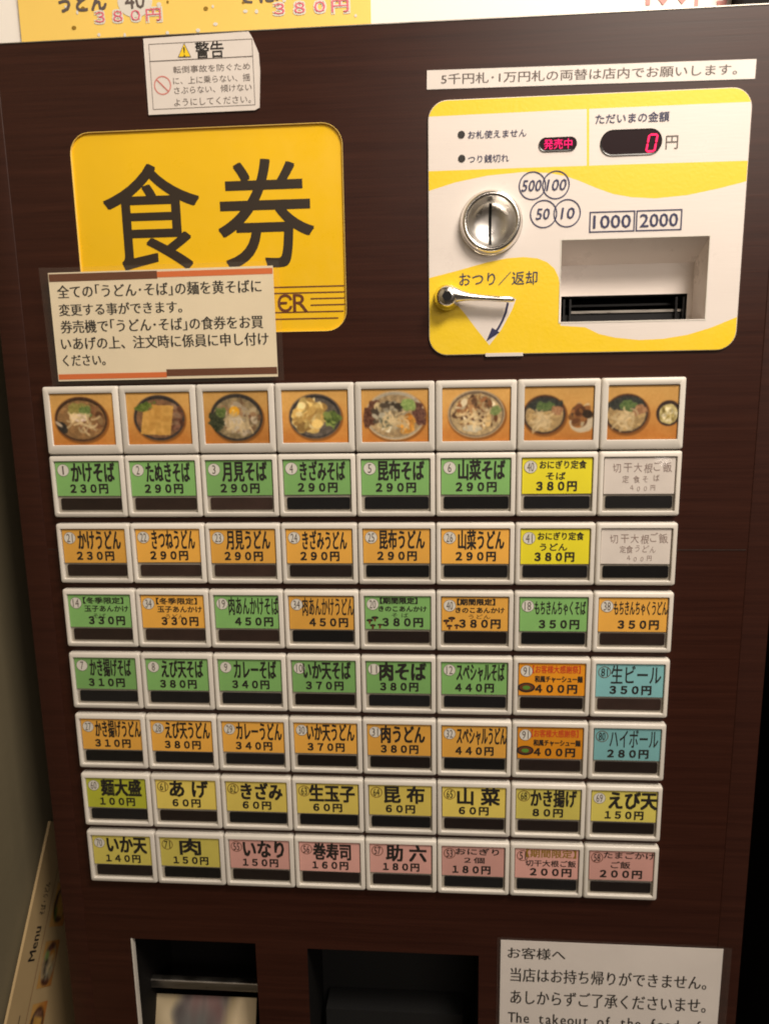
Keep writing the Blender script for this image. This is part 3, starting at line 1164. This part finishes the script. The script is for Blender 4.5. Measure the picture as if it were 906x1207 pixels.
def vnoise(w, h, cell, seed):
    r = np.random.default_rng(seed)
    gw, gh = int(w / cell) + 3, int(h / cell) + 3
    g_ = r.random((gh, gw))
    ys, xs = np.mgrid[0:h, 0:w] / cell
    x0, y0 = xs.astype(int), ys.astype(int)
    fx, fy = xs - x0, ys - y0
    fx, fy = fx * fx * (3 - 2 * fx), fy * fy * (3 - 2 * fy)
    return (g_[y0, x0] * (1 - fx) * (1 - fy) + g_[y0, x0 + 1] * fx * (1 - fy) + g_[y0 + 1, x0] * (1 - fx) * fy + g_[y0 + 1, x0 + 1] * fx * fy)


def paint(kind, w=PW, h=PH):
    ys, xs = np.mgrid[0:h, 0:w]
    u, v_ = xs / (w - 1), ys / (h - 1)          # v down
    s = 50 + kind * 17
    n1, n2, n3 = vnoise(w, h, 14, s), vnoise(w, h, 5, s + 1), vnoise(w, h, 2.2, s + 2)
    img = np.zeros((h, w, 3))
    a = np.array([206, 158, 88.])
    b2 = np.array([190, 120, 54.])
    img[:] = a + (b2 - a) * np.clip(v_ * 1.2 - .25 + .25 * (n1 - .5), 0, 1)[..., None]
    img += ((vnoise(w, h, 3, s + 5) - .5) * 10)[..., None]

    def ell(cx, cy, rx, ry, ang=0, wob=0.0):
        c, q_ = math.cos(ang), math.sin(ang)
        dx, dy = (u - cx) * (w / h), v_ - cy
        X, Y = dx * c + dy * q_, -dx * q_ + dy * c
        d = np.sqrt((X / rx) ** 2 + (Y / ry) ** 2) + wob * (n2 - .5)
        return np.clip((1.0 - d) * min(rx, ry) * h / 1.4 + .5, 0, 1)

    def put(mask, col, amp=0.0, tex=None):
        nonlocal img
        col = np.array(col, float)
        t = (n3 if tex is None else tex)
        c = col + ((t - .5) * amp)[..., None] * np.array([1, .9, .7])
        img = img * (1 - mask[..., None]) + c * mask[..., None]

    def bowl(cx, cy, rx, ry, rim, broth, amp=50, inner=None, rw=.025):
        put(ell(cx + .012, cy + .03, rx * 1.04, ry * 1.04), np.array(b2) * .72)
        put(ell(cx, cy, rx, ry), rim, 24)
        put(ell(cx, cy, rx - rw, ry - rw), inner or np.array(rim) * .62, 30)
        put(ell(cx, cy + .015, rx - rw * 2.1, ry - rw * 2.4), broth, amp)
        put(ell(cx, cy + .015, rx - rw * 2.1, ry - rw * 2.4) * np.clip((n2 - .5) * 5, 0, 1) * .7, np.array(broth) * 1.25, amp)
        put(ell(cx, cy + .015, rx - rw * 2.1, ry - rw * 2.4) * np.clip((n3 - .62) * 6, 0, 1) * .5, np.array(broth) * .6, 10)

    def bits(cx, cy, rx, ry, cols, n, size, seed):
        r = np.random.default_rng(seed)
        for _ in range(n):
            t, q_ = r.random() * 2 * math.pi, math.sqrt(r.random())
            sz = size * (.6 + r.random())
            c = np.array(cols[r.integers(len(cols))], float) * (.8 + .4 * r.random())
            put(ell(cx + q_ * rx * math.cos(t), cy + q_ * ry * math.sin(t), sz, sz * (.3 + .5 * r.random()), r.random() * 3.1), c, 20)

    if kind == 0:
        bowl(.47, .50, .56, .44, (92, 62, 42), (140, 106, 68))
        bits(.62, .5, .22, .25, [(120, 84, 56), (150, 118, 80), (108, 72, 46)], 34, .06, 1)
        put(ell(.45, .30, .22, .12, 0, .5), (140, 130, 70), 50)
        put(ell(.56, .36, .12, .10, .3, .8), (104, 122, 66), 50)
        put(ell(.44, .47, .17, .075, .05, .3), (224, 200, 180), 20)
        put(ell(.16, .65, .13, .085, .9, .3), (48, 44, 40), 30)
        put(ell(.11, .59, .09, .03, .6, .3), (190, 170, 145), 20)
    elif kind == 1:
        bowl(.5, .49, .53, .44, (66, 58, 56), (120, 88, 62), 40, (44, 40, 40))
        bits(.74, .5, .12, .3, [(120, 84, 66), (150, 118, 92), (90, 58, 44)], 24, .06, 2)
        m = ((np.abs((u - .47) + .14 * (v_ - .5)) < .235) & (np.abs((v_ - .53) - .06 * (u - .47)) < .29)).astype(float)
        m *= 1 - ((u < .38) & (v_ < .36 - (u - .24) * .2)).astype(float)
        put(m, (206, 158, 82), 34, n2)
        put(m * np.clip((n1 - .5) * 4, 0, 1) * .4, (178, 126, 56), 20)
        put(ell(.28, .27, .20, .08, -.3, .7), (92, 108, 46), 60)
    elif kind == 2:
        bowl(.5, .5, .54, .455, (60, 56, 52), (142, 124, 92), 60, (50, 46, 44))
        bits(.55, .5, .3, .32, [(168, 150, 118), (116, 84, 60), (190, 172, 145), (140, 110, 80)], 60, .07, 3)
        put(ell(.20, .55, .16, .22, .2, .6), (56, 62, 42), 50)
        put(ell(.25, .40, .10, .10, .2, .9), (96, 112, 60), 60)
        put(ell(.47, .60, .20, .17, .2, .6), (206, 190, 164), 40)
        put(ell(.47, .385, .105, .10, 0, .05), (236, 170, 46), 14)
        put(ell(.455, .365, .03, .022), (252, 214, 120), 0)
    elif kind == 3:
        bowl(.5, .5, .53, .43, (96, 84, 74), (90, 82, 74), 30, (44, 42, 42))
        bits(.42, .48, .23, .27, [(204, 174, 106), (184, 150, 86), (216, 194, 138), (150, 118, 66)], 150, .085, 4)
        bits(.76, .55, .10, .13, [(96, 114, 56), (66, 84, 42), (118, 130, 70)], 34, .055, 5)
    elif kind == 4:
        bowl(.5, .5, .60, .465, (196, 172, 136), (160, 136, 100), 60, (170, 160, 140))
        put(ell(.15, .47, .14, .25, .3, .6), (96, 62, 46), 60)
        put(ell(.86, .47, .12, .24, -.3, .5), (104, 70, 58), 60)
        bits(.42, .5, .25, .26, [(206, 196, 168), (112, 98, 76), (180, 160, 120), (70, 60, 48), (150, 140, 118)], 110, .06, 6)
        bits(.68, .66, .12, .15, [(216, 152, 66), (190, 124, 50)], 40, .06, 7)
        put(ell(.70, .30, .15, .12, .2, .6), (138, 160, 92), 50)
        put(ell(.38, .62, .15, .10, 0, .6), (104, 104, 82), 40)
    elif kind == 5:
        bowl(.5, .49, .56, .45, (176, 156, 126), (176, 152, 112), 50, (104, 88, 70))
        bits(.5, .47, .31, .31, [(212, 196, 162), (150, 112, 74), (120, 80, 50), (190, 160, 110), (84, 60, 42)], 170, .06, 8)
        put(ell(.78, .42, .12, .09, 0, .6), (120, 134, 80), 50)
        put(ell(.45, .76, .18, .07, 0, .4), (196, 186, 160), 30)
    else:
        cx = .29 if kind == 6 else .27
        bowl(cx, .52, .42, .37, (96, 60, 34), (172, 144, 98), 50, (52, 44, 40))
        put(ell(cx, .34, .33, .13, -.05, .3), (54, 56, 50), 36)
        put(ell(cx + .02, .37, .17, .10, 0, .7), (92, 112, 64), 50)
        put(ell(cx + .19, .46, .12, .10, 0, .7), (168, 124, 88), 60)
        put(ell(cx - .03, .60, .10, .085, 0, .3), (222, 186, 134), 16)
        if kind == 6:
            put(ell(.84, .66, .24, .20, 0, .1), (208, 190, 160), 20)
            bits(.82, .54, .12, .15, [(92, 56, 32), (150, 100, 56), (60, 44, 30), (196, 176, 140)], 34, .085, 9)
        else:
            put(ell(.87, .52, .235, .235), (50, 36, 32), 10)
            put(ell(.87, .535, .185, .185, 0, .12), (204, 188, 128), 50)
            bits(.86, .55, .12, .12, [(150, 130, 70), (226, 212, 170)], 26, .04, 10)
    # strands of noodle
    r = np.random.default_rng(s + 9)
    if kind in (0, 2, 4, 5, 6, 7):
        cx, cy, rr = (.5, .55, .24) if kind < 6 else (.27, .62, .15)
        for _ in range(26):
            ax, ay = cx + r.uniform(-rr, rr) * .7, cy - (.03 if kind > 5 else 0) + r.uniform(-.17, .12)
            th, cv = r.uniform(0, 3.1), r.uniform(-3, 3)
            sh = r.uniform(.85, 1.15)
            for k in range(9):
                put(ell(ax, ay, .021, .021) * .55, np.array((208, 184, 140)) * sh, 8)
                ax, ay, th = ax + .018 * math.cos(th), ay + .022 * math.sin(th), th + cv * .12
    for _ in range(2):
        p = np.pad(img, ((1, 1), (1, 1), (0, 0)), mode='edge')
        img = (p[1:-1, 1:-1] * 2 + p[:-2, 1:-1] + p[2:, 1:-1] + p[1:-1, :-2] + p[1:-1, 2:]) / 6
    grey = img.mean(-1, keepdims=True)
    img = grey + (img - grey) * 1.02
    img *= 0.93 + .12 * r.random() + (.10 * (vnoise(w, h, 40, s + 3) - .5))[..., None]
    img = np.clip(img, 0, 255)
    return img


def picture_mesh(name, img, x0, x1, z0, z1, y):
    h, w, _ = img.shape
    ys, xs = np.mgrid[0:h, 0:w]
    X = x0 + (x1 - x0) * xs / (w - 1)
    Z = z1 + (z0 - z1) * ys / (h - 1)
    co = np.stack([X, np.full_like(X, y, dtype=float), Z], -1).reshape(-1, 3)
    i = (ys[:-1, :-1] * w + xs[:-1, :-1]).reshape(-1)
    F = np.stack([i, i + w, i + w + 1, i + 1], -1)
    me = bpy.data.meshes.new(name)
    me.from_pydata(co.tolist(), [], F.tolist())
    c = img.reshape(-1, 3) / 255.0
    c = np.where(c <= .04045, c / 12.92, ((c + .055) / 1.055) ** 2.4)
    ca = me.color_attributes.new('print', 'FLOAT_COLOR', 'POINT')
    ca.data.foreach_set('color', np.concatenate([c, np.ones((len(c), 1))], 1).astype(np.float32).reshape(-1))
    me.materials.append(M['picture'])
    return me


DISH = ['a brown bowl of plain broth noodles with a white slice', 'a dark bowl with a large fried tofu slice', 'a dark bowl with a raw egg yolk in the middle',
        'a dark bowl heaped with yellow strips', 'a pale bowl with kelp and green onion', 'a pale bowl of mixed mountain vegetables',
        'a noodle bowl beside a plate of rice balls', 'a noodle bowl beside a small dark bowl of rice']
for ci in range(8):
    fr = place('picture_frame', me_pic, mach, (col_x(ci), 0, row_z(0)))
    fr['label'] = 'white frame showing ' + DISH[ci]
    child('dish_picture', picture_mesh('dish_picture', paint(ci), PIC[0] + .0001, PIC[1] - .0001, PIC[2] + .0001, PIC[3] - .0001, 0.0012), fr)

# ================================================================== LOWER OPENINGS
# change tray on the left: steel lined box, cross bar
TX0, TX1, TZ1 = ox0, ox1, oz1
TZ0 = TZ1 - 0.16
b = MB()
TB = 0.075
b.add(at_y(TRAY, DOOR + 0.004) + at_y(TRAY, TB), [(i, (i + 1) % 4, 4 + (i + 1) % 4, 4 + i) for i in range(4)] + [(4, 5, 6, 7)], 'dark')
trayo = b.build('change_tray', mach, ((TX0 + TX1) / 2, DOOR, TZ0))
MB().box(TX0 - 0.0002, TX0 + 0.0007, DOOR - 0.0006, DOOR + 0.004, TZ0, TZ1, 'frame').build('tray_edge', trayo, (TX0, DOOR, TZ1))
zb1, zb0 = face(230, 1157, 0.03)[1], face(230, 1167, 0.03)[1]
b = MB()
n = 10
P = rrect(0.030, 0.036, zb0, zb1, 0.0012, 3)        # (y, z)
b.loops([[(x, y, z) for y, z in P] for x in (TX0 + 0.0003, TX1 - 0.0003)], 'steel', cap=False)
b.build('cross_bar', trayo, ((TX0 + TX1) / 2, 0.033, zb0), smooth=40)
# the middle chute: black box with a slightly paler sloping bottom plate
b = MB()
zq = face(460, 1180, 0.05)[1]
b.box(qx0 + 0.0003, qx1 - 0.0003, 0.062, 0.07, qz1 - 0.158, qz1 - 0.0005, 'hole')
b.box(qx0 + 0.006, qx1 - 0.010, 0.040, 0.0615, qz1 - 0.158, zq, 'hole')
b.build('ticket_chute', mach, ((qx0 + qx1) / 2, DOOR, qz1 - 0.1))

# ================================================================== NOTICES AND STICKERS (each a thing of its own)


class Sheet:
    """a flat sheet measured by its corners on the plane y = dep; local x to the right, local z up from the top left corner"""

    def __init__(s, tl, tr, bl, dep):
        s.dep = dep
        a, b_, c = Vector(face(*tl, dep)), Vector(face(*tr, dep)), Vector(face(*bl, dep))
        s.o = a
        s.W = (b_ - a).length
        s.H = (c - a).length
        s.ang = math.atan2((b_ - a).y, (b_ - a).x)

    def put(s, o):
        o.rotation_euler = (0, -s.ang, 0)
        return o

    def org(s):
        return (s.o.x, s.dep, s.o.y)

    def loc(s, px, py):
        """photographed spot -> local (x, z)"""
        p = Vector(face(px, py, s.dep)) - s.o
        c, q_ = math.cos(-s.ang), math.sin(-s.ang)
        return p.x * c - p.y * q_, p.x * q_ + p.y * c


def sheet_mesh(q, W, H, m, thick=0.0003, curl=None, n=(16, 10)):
    """thin sheet with a slight bend; front at local y <= 0"""
    nx, nz = n
    V, F = [], []
    for back in (0, 1):
        for j in range(nz + 1):
            for i in range(nx + 1):
                x, z = W * i / nx, -H * j / nz
                y = -(curl(i / nx, j / nz) if curl else 0) + thick * back
                V.append((x, y, z))
    K = (nx + 1) * (nz + 1)
    for j in range(nz):
        for i in range(nx):
            a = j * (nx + 1) + i
            F.append((a, a + nx + 1, a + nx + 2, a + 1))
            F.append((K + a, K + a + 1, K + a + nx + 2, K + a + nx + 1))
    for i in range(nx):
        F.append((i, i + 1, K + i + 1, K + i))
        a = nz * (nx + 1) + i
        F.append((a + 1, a, K + a, K + a + 1))
    for j in range(nz):
        a = j * (nx + 1)
        F.append((a + nx + 1, a, K + a, K + a + nx + 1))
        a += nx
        F.append((a, a + nx + 1, K + a + nx + 1, K + a))
    q.add(V, F, m)


def thing(q, name, sh, label, cat):
    me = q.mesh(name)
    o = place(name, me, None, sh.org())
    sh.put(o)
    return tag(o, label, cat)


def kid(q, name, par):
    return child(name, q.mesh(name), par)


# -- laminated noodle notice over the yellow sign
s1 = Sheet((56.6, 321.8), (321.5, 313.0), (68, 449.5), 0.0008)
q = MB()
sheet_mesh(q, s1.W, s1.H, 'paper_warm')
n1 = thing(q, 'paper_notice', s1, 'laminated cream notice about swapping noodles, taped over the lower yellow sign', 'notice')
q = MB()
W, H = s1.W, s1.H
m_ = 0.0040
sheet_mesh(q, W + 2.0 * m_, H + 1.3 * m_, 'film', 0.0001, curl=lambda u, v_: 0.0022 * max(0, .10 - u) / .10 * (1 - v_) + 0.0004)
fo = kid(q, 'lamination_film', n1)
fo.location = (-m_, -0.0004, m_ * .7)
q = MB()
yk = -0.00012


def L7(X, Y):
    return s1.loc(45 + X / 3.02, 310 + Y / 3.02)


q.rect(0.0004, 0.49 * W, -0.082 * H, -0.012 * H, yk, 'ink_brown')
q.rect(0.49 * W, W - 0.0003, -0.072 * H, -0.020 * H, yk, 'ink_orange')
q.rect(0.0004, 0.50 * W, -0.985 * H, -0.935 * H, yk, 'ink_orange')
q.rect(0.50 * W, W - 0.0003, -0.975 * H, -0.910 * H, yk, 'ink_brown')
lines = [('全ての｢うどん･そば｣の麺を黄そばに', .035, .945, .115, .235), ('変更する事ができます。', .035, .59, .285, .395),
         ('券売機で｢うどん･そば｣の食券をお買', .035, .945, .435, .555), ('いあげの上、注文時に係員に申し付け', .030, .965, .590, .710),
         ('ください。', .030, .225, .755, .860)]
for t, x0, x1, y0, y1 in lines:
    q.text(t, x0 * W, x1 * W, -y1 * H, -y0 * H, yk, 'ink', bold=0.004, hb=0.00019)
kid(q, 'lettering', n1)

# -- white strip about changing notes
s2 = Sheet((503, 83), (891, 69.5), (503, 105.5), DOOR - 0.0004)
q = MB()
sheet_mesh(q, s2.W, s2.H, 'sticker')
n2 = thing(q, 'paper_strip', s2, 'long white paper strip with grey writing about changing notes, above the coin panel', 'label')
q = MB()
q.text('5千円札･1万円札の両替は店内でお願いします。', .045 * s2.W, .945 * s2.W, -.76 * s2.H, -.20 * s2.H, -.00012, 'ink_soft', bold=-.004, hb=0.00008)
kid(q, 'lettering', n2)

# -- warning sticker with one lifted corner
s3 = Sheet((169, 45.5), (299, 38.5), (175, 135.5), DOOR - 0.0010)
q = MB()
W, H = s3.W, s3.H
P = [(W * .98, -H), (0.0, -H), (0, 0), (W * .955, 0.0008), (W * .985, -H * .06), (W * 1.035, -H * .26), (W * 1.04, -H * .5), (W * 1.02, -H * .97)]
Pn = [(x, z) for x, z in P]
q.loops([at_y(Pn, 0.0009), at_y(Pn, 0.0)], 'sticker', cap=True)
n3 = thing(q, 'warning_sticker', s3, 'white warning sticker with yellow triangle and cut corner, top left above the yellow sign', 'sticker')
q = MB()
yk = -0.00012


def L3(X, Y):
    return s3.loc(160 + X / 5.66, 35 + Y / 5.66)


q.frame_line(.045 * W, .985 * W, -.935 * H, -.075 * H, 0.0003, yk, 'ink_soft')
q.rect(.045 * W, .985 * W, -.305 * H, -.300 * H + .0002, yk - .00005, 'ink_soft')
a_, b2_, c_ = L3(282, 186), L3(372, 184), L3(324, 88)
q.poly([a_, b2_, c_], yk - .0001, 'ink_soft')
g_ = Vector(((a_[0] + b2_[0] + c_[0]) / 3, (a_[1] + b2_[1] + c_[1]) / 3))
q.poly([tuple(g_ + (Vector(p) - g_) * .84) for p in (a_, b2_, c_)], yk - .0002, 'plate_yellow')
q.text('!', g_.x - .0004, g_.x + .0004, g_.y - .0022, g_.y + .0030, yk - .0003, 'ink', bold=.02)
for t, X0, Y0, X1, Y1 in (('警告', 395, 80, 590, 190), ('転倒事故を防ぐため', 248, 232, 765, 280), ('に、上に乗らない、揺', 248, 305, 765, 355),
                          ('さぶらない、傾けない', 255, 370, 775, 420), ('ようにしてください。', 255, 450, 770, 500)):
    (x0, z1), (x1, z0) = L3(X0, Y0), L3(X1, Y1)
    zz = (L3(X0, Y1)[1] + L3(X1, Y1)[1]) / 2
    zt = (L3(X0, Y0)[1] + L3(X1, Y0)[1]) / 2
    q.text(t, x0, x1, zz, zt, yk, 'ink_soft' if t != '警告' else 'ink', bold=.0 if t != '警告' else .012)
x, z = L3(180, 372)
q.ring(x, z, .0052, .0052, .0007, yk, 'ink_rose', 28)
q.line([(x - .0034, z + .0034), (x + .0034, z - .0034)], .0007, yk - .0001, 'ink_rose')
kid(q, 'lettering', n3)

# -- laminated takeout notice at the bottom
s4 = Sheet((590, 1108), (852, 1119), (588, 1207), DOOR - 0.0010)
q = MB()
W, H = s4.W, 0.105
sheet_mesh(q, W, H, 'paper_grey')
n4 = thing(q, 'takeout_notice', s4, 'laminated white takeout notice with black writing at the bottom right of the machine', 'notice')
q = MB()
sheet_mesh(q, W + .0075, H + .0050, 'film', 0.0001, curl=lambda u, v_: 0.0003 + 0.0012 * max(0, u - .93) / .07)
fo = kid(q, 'lamination_film', n4)
fo.location = (-.0025, -0.0003, .0025)
q = MB()


def L9(X, Y):
    return s4.loc(570 + X / 2.6964, 1080 + Y / 2.6964)


for t, X0, Y0, X1, Y1, Xs in (('お客様へ', 76, 97, 258, 133, 0), ('当店はお持ち帰りができません。', 85, 162, 706, 206, 13), ('あしからずご了承くださいませ。', 85, 232, 704, 278, 13),
                              ):
    x0, z1 = L9(X0, Y0)
    x1 = L9(X1, Y1 + 10)[0]
    z0 = L9(X0, Y1)[1]
    q.text(t, x0, x1, z0, z1, -.00012, 'ink', bold=.004, hb=0.00016)
x0, zb_ = L9(76, 336)
x1 = L9(694, 336)[0]
q.chars('The takeout of the food of', x0, zb_, (x1 - x0) / 26, .0125, -.00012, 'ink', wide=.74, hb=.00016)
kid(q, 'lettering', n4)

# -- sheet in the change tray, painted with the reflections of the opening
ly = 0.040
xa, za = face(166, 1170, ly)
xb, zb = face(303, 1170, ly)
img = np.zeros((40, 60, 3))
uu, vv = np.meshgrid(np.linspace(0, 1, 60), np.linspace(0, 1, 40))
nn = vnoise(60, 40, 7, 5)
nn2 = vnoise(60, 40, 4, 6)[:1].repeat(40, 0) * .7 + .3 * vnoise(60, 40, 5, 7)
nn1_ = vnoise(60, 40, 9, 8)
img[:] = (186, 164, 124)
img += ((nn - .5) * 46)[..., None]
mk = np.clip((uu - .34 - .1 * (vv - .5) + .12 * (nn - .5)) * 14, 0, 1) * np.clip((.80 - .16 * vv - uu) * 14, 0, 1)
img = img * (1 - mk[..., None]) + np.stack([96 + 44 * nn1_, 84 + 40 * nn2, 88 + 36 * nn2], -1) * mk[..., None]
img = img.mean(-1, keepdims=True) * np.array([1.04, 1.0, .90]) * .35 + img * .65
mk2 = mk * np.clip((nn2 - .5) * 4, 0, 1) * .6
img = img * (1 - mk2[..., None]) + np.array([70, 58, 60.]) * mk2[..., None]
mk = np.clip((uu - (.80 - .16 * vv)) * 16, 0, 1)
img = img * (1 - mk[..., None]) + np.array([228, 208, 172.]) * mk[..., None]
me = picture_mesh('reflection_sheet', np.clip(img, 0, 255), 0, xb - xa - 0.001, -0.085, 0, 0)
lf = place('reflection_sheet', me, None, (xa + 0.0004, ly, za + 0.0))
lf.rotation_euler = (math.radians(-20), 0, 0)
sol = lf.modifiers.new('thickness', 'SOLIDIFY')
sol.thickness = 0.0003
tag(lf, 'sheet painted with tan and grey reflections inside the lower left tray opening', 'reflection_sheet')

# ================================================================== MENU CARD ON THE LEFT WALL
XC = -0.2600
A = Vector(side(60, 968, XC))
B = Vector(side(8, 1207, XC))
dv = (A - B).normalized()                     # reading direction, near to far
up = Vector((-dv.y, dv.x))
if up.y < 0:
    up = -up
LN = (A - B).length * 1.9
near = A - dv * LN


def mc(t, d):
    """t along the top edge from its near end, d below the edge -> (x, y, z) on the card"""
    p = near + dv * t - up * d
    return (XC, p.x, p.y)


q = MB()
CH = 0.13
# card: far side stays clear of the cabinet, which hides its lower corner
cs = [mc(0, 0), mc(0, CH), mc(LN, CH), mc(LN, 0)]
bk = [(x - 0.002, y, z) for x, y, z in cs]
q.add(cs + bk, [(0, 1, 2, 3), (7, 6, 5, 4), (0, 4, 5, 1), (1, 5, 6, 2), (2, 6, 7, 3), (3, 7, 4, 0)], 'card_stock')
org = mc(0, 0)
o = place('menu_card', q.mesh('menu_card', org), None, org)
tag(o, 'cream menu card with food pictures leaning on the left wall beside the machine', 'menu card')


def on_card(q, name):
    """lettering drawn in (x, z) of the card's own plane is laid onto the card"""
    vs = []
    for x, y, z in q.v:
        p = near + dv * x + up * z
        vs.append((XC + 0.0002 - y, p.x, p.y))
    q.v = vs
    return place(name, q.mesh(name, org), o, org)


q = MB()


def tk(px, py):
    p = Vector(side(px, py, XC)) - near
    return p.dot(dv), -p.dot(up)


t0, d0 = tk(36, 1133)
t1, d1 = tk(46, 1099)
q.text('Menu', t0, t1 + .004, -(d0 + d1) / 2 - .004, -(d0 + d1) / 2 + .006, 0, 'ink', bold=.02)
q.text('メニュー', t0 - .075, t0 - .035, -(d0 + d1) / 2 - .004, -(d0 + d1) / 2 + .004, 0, 'ink', bold=.01)
q.text('そば・うどん', t1 + .012, t1 + .035, -(d0 + d1) / 2 - .004, -(d0 + d1) / 2 + .004, 0, 'ink', bold=.01)
dl = (d0 + d1) / 2 + .011
q.rect(.01, LN - .02, -dl - .0006, -dl, 0, 'ink_brown')
on_card(q, 'lettering')
for k in range(4):
    t_ = t0 - .02 + (k - 1) * .042
    im = paint((k * 3 + 1) % 6, 40, 30) * .9
    me_ = picture_mesh('dish_picture', im, 0, 1, 0, 1, 0)
    co = np.zeros(len(me_.vertices) * 3)
    me_.vertices.foreach_get('co', co)
    co = co.reshape(-1, 3)
    nw = np.zeros_like(co)
    for i_, (x, y, z) in enumerate(co):
        p = near + dv * (t_ + x * .032) - up * (dl + .006 + (1 - z) * .024)
        nw[i_] = (XC + .0003 - org[0], p.x - org[1], p.y - org[2])
    me_.vertices.foreach_set('co', nw.reshape(-1))
    me_.update()
    child('dish_picture', me_, o)

# ================================================================== POSTERS BEHIND THE TOP
YB = 0.100


def bx(px_, py_):
    return face(px_, py_, YB)


x0 = bx(24, 20)[0]
x1 = bx(437, 10)[0]
zt = bx(230, 36)[1]
q = MB()
sheet_mesh(q, x1 - x0, 0.246, 'poster', 0.0006, n=(2, 2))
s5 = Sheet((24, 20), (437, 10), (24, 40), YB)
p1 = place('poster', q.mesh('poster'), None, (x0, YB - 0.001, 0.60))
tag(p1, 'yellow noodle price poster standing on top of the machine at the left', 'poster')
q = MB()


def tp(t, X0, Y0, X1, Y1, m, bold=.02, y=-.0003):
    a, c = bx(X0, Y0), bx(X1, Y1)
    zt_ = (bx(X0, Y0)[1] + bx(X1, Y0)[1]) / 2
    zb_ = (bx(X0, Y1)[1] + bx(X1, Y1)[1]) / 2
    q.text(t, a[0] - x0, c[0] - x0, zb_ - .60, zt_ - .60, y, m, bold=bold)


tp('うどん', 70, -6, 127, 14, 'ink_soft', .03)
tp('そば', 280, -14, 330, 4, 'ink_soft', .03)
for X0, X1, Y0, Y1 in ((112, 192, 12, 28), (322, 412, 2, 18)):
    tp('３８０円', X0, Y0, X1, Y1, 'badge', .075, -.0003)
    tp('３８０円', X0 + 1, Y0 + 1, X1 - 1, Y1 - 1, 'ink_pink', .0, -.0006)
cx, cz = bx(160, 2)
q.disc(cx - x0, cz - .60, .0125, .0105, -.0003, 'badge')
q.text('40', cx - x0 - .007, cx - x0 + .007, cz - .60 - .005, cz - .60 + .005, -.0006, 'ink_soft', bold=.01)
for k in range(26):
    X, Y = random.uniform(30, 430), random.uniform(-20, 45)
    p = bx(X, Y)
    q.disc(p[0] - x0, p[1] - .60, random.uniform(.0008, .0018), random.uniform(.0008, .0016), -.00028, random.choice(('badge', 'ink_olive', 'badge')), 8)
kid(q, 'lettering', p1)

wx0, wx1 = -0.2630, bx(868, 4)[0]
q = MB()
sheet_mesh(q, wx1 - wx0, 0.246, 'poster_white', 0.0006, n=(2, 2))
p2 = place('poster', q.mesh('poster'), None, (wx0, YB + 0.0012, 0.60))
tag(p2, 'white poster with a large red price, right of the yellow poster above the machine', 'poster')
q = MB()
a, c = bx(748, 13), bx(856, 9)
q.text('400円', a[0] - wx0, c[0] - wx0, a[1] - .60, a[1] - .60 + .040, -.0004, 'ink_rose', bold=.01)
kid(q, 'lettering', p2)
# dark board beyond the white poster
dx0 = bx(862, 4)[0]
q = MB().box(dx0 + .0, dx0 + .10, YB - .02, YB + .003, MTOP + .0015, .62, 'dark')
tag(q.build('wall_board', org=(dx0, YB, .4)), 'dark brown board standing on the machine at the top right corner', 'board')
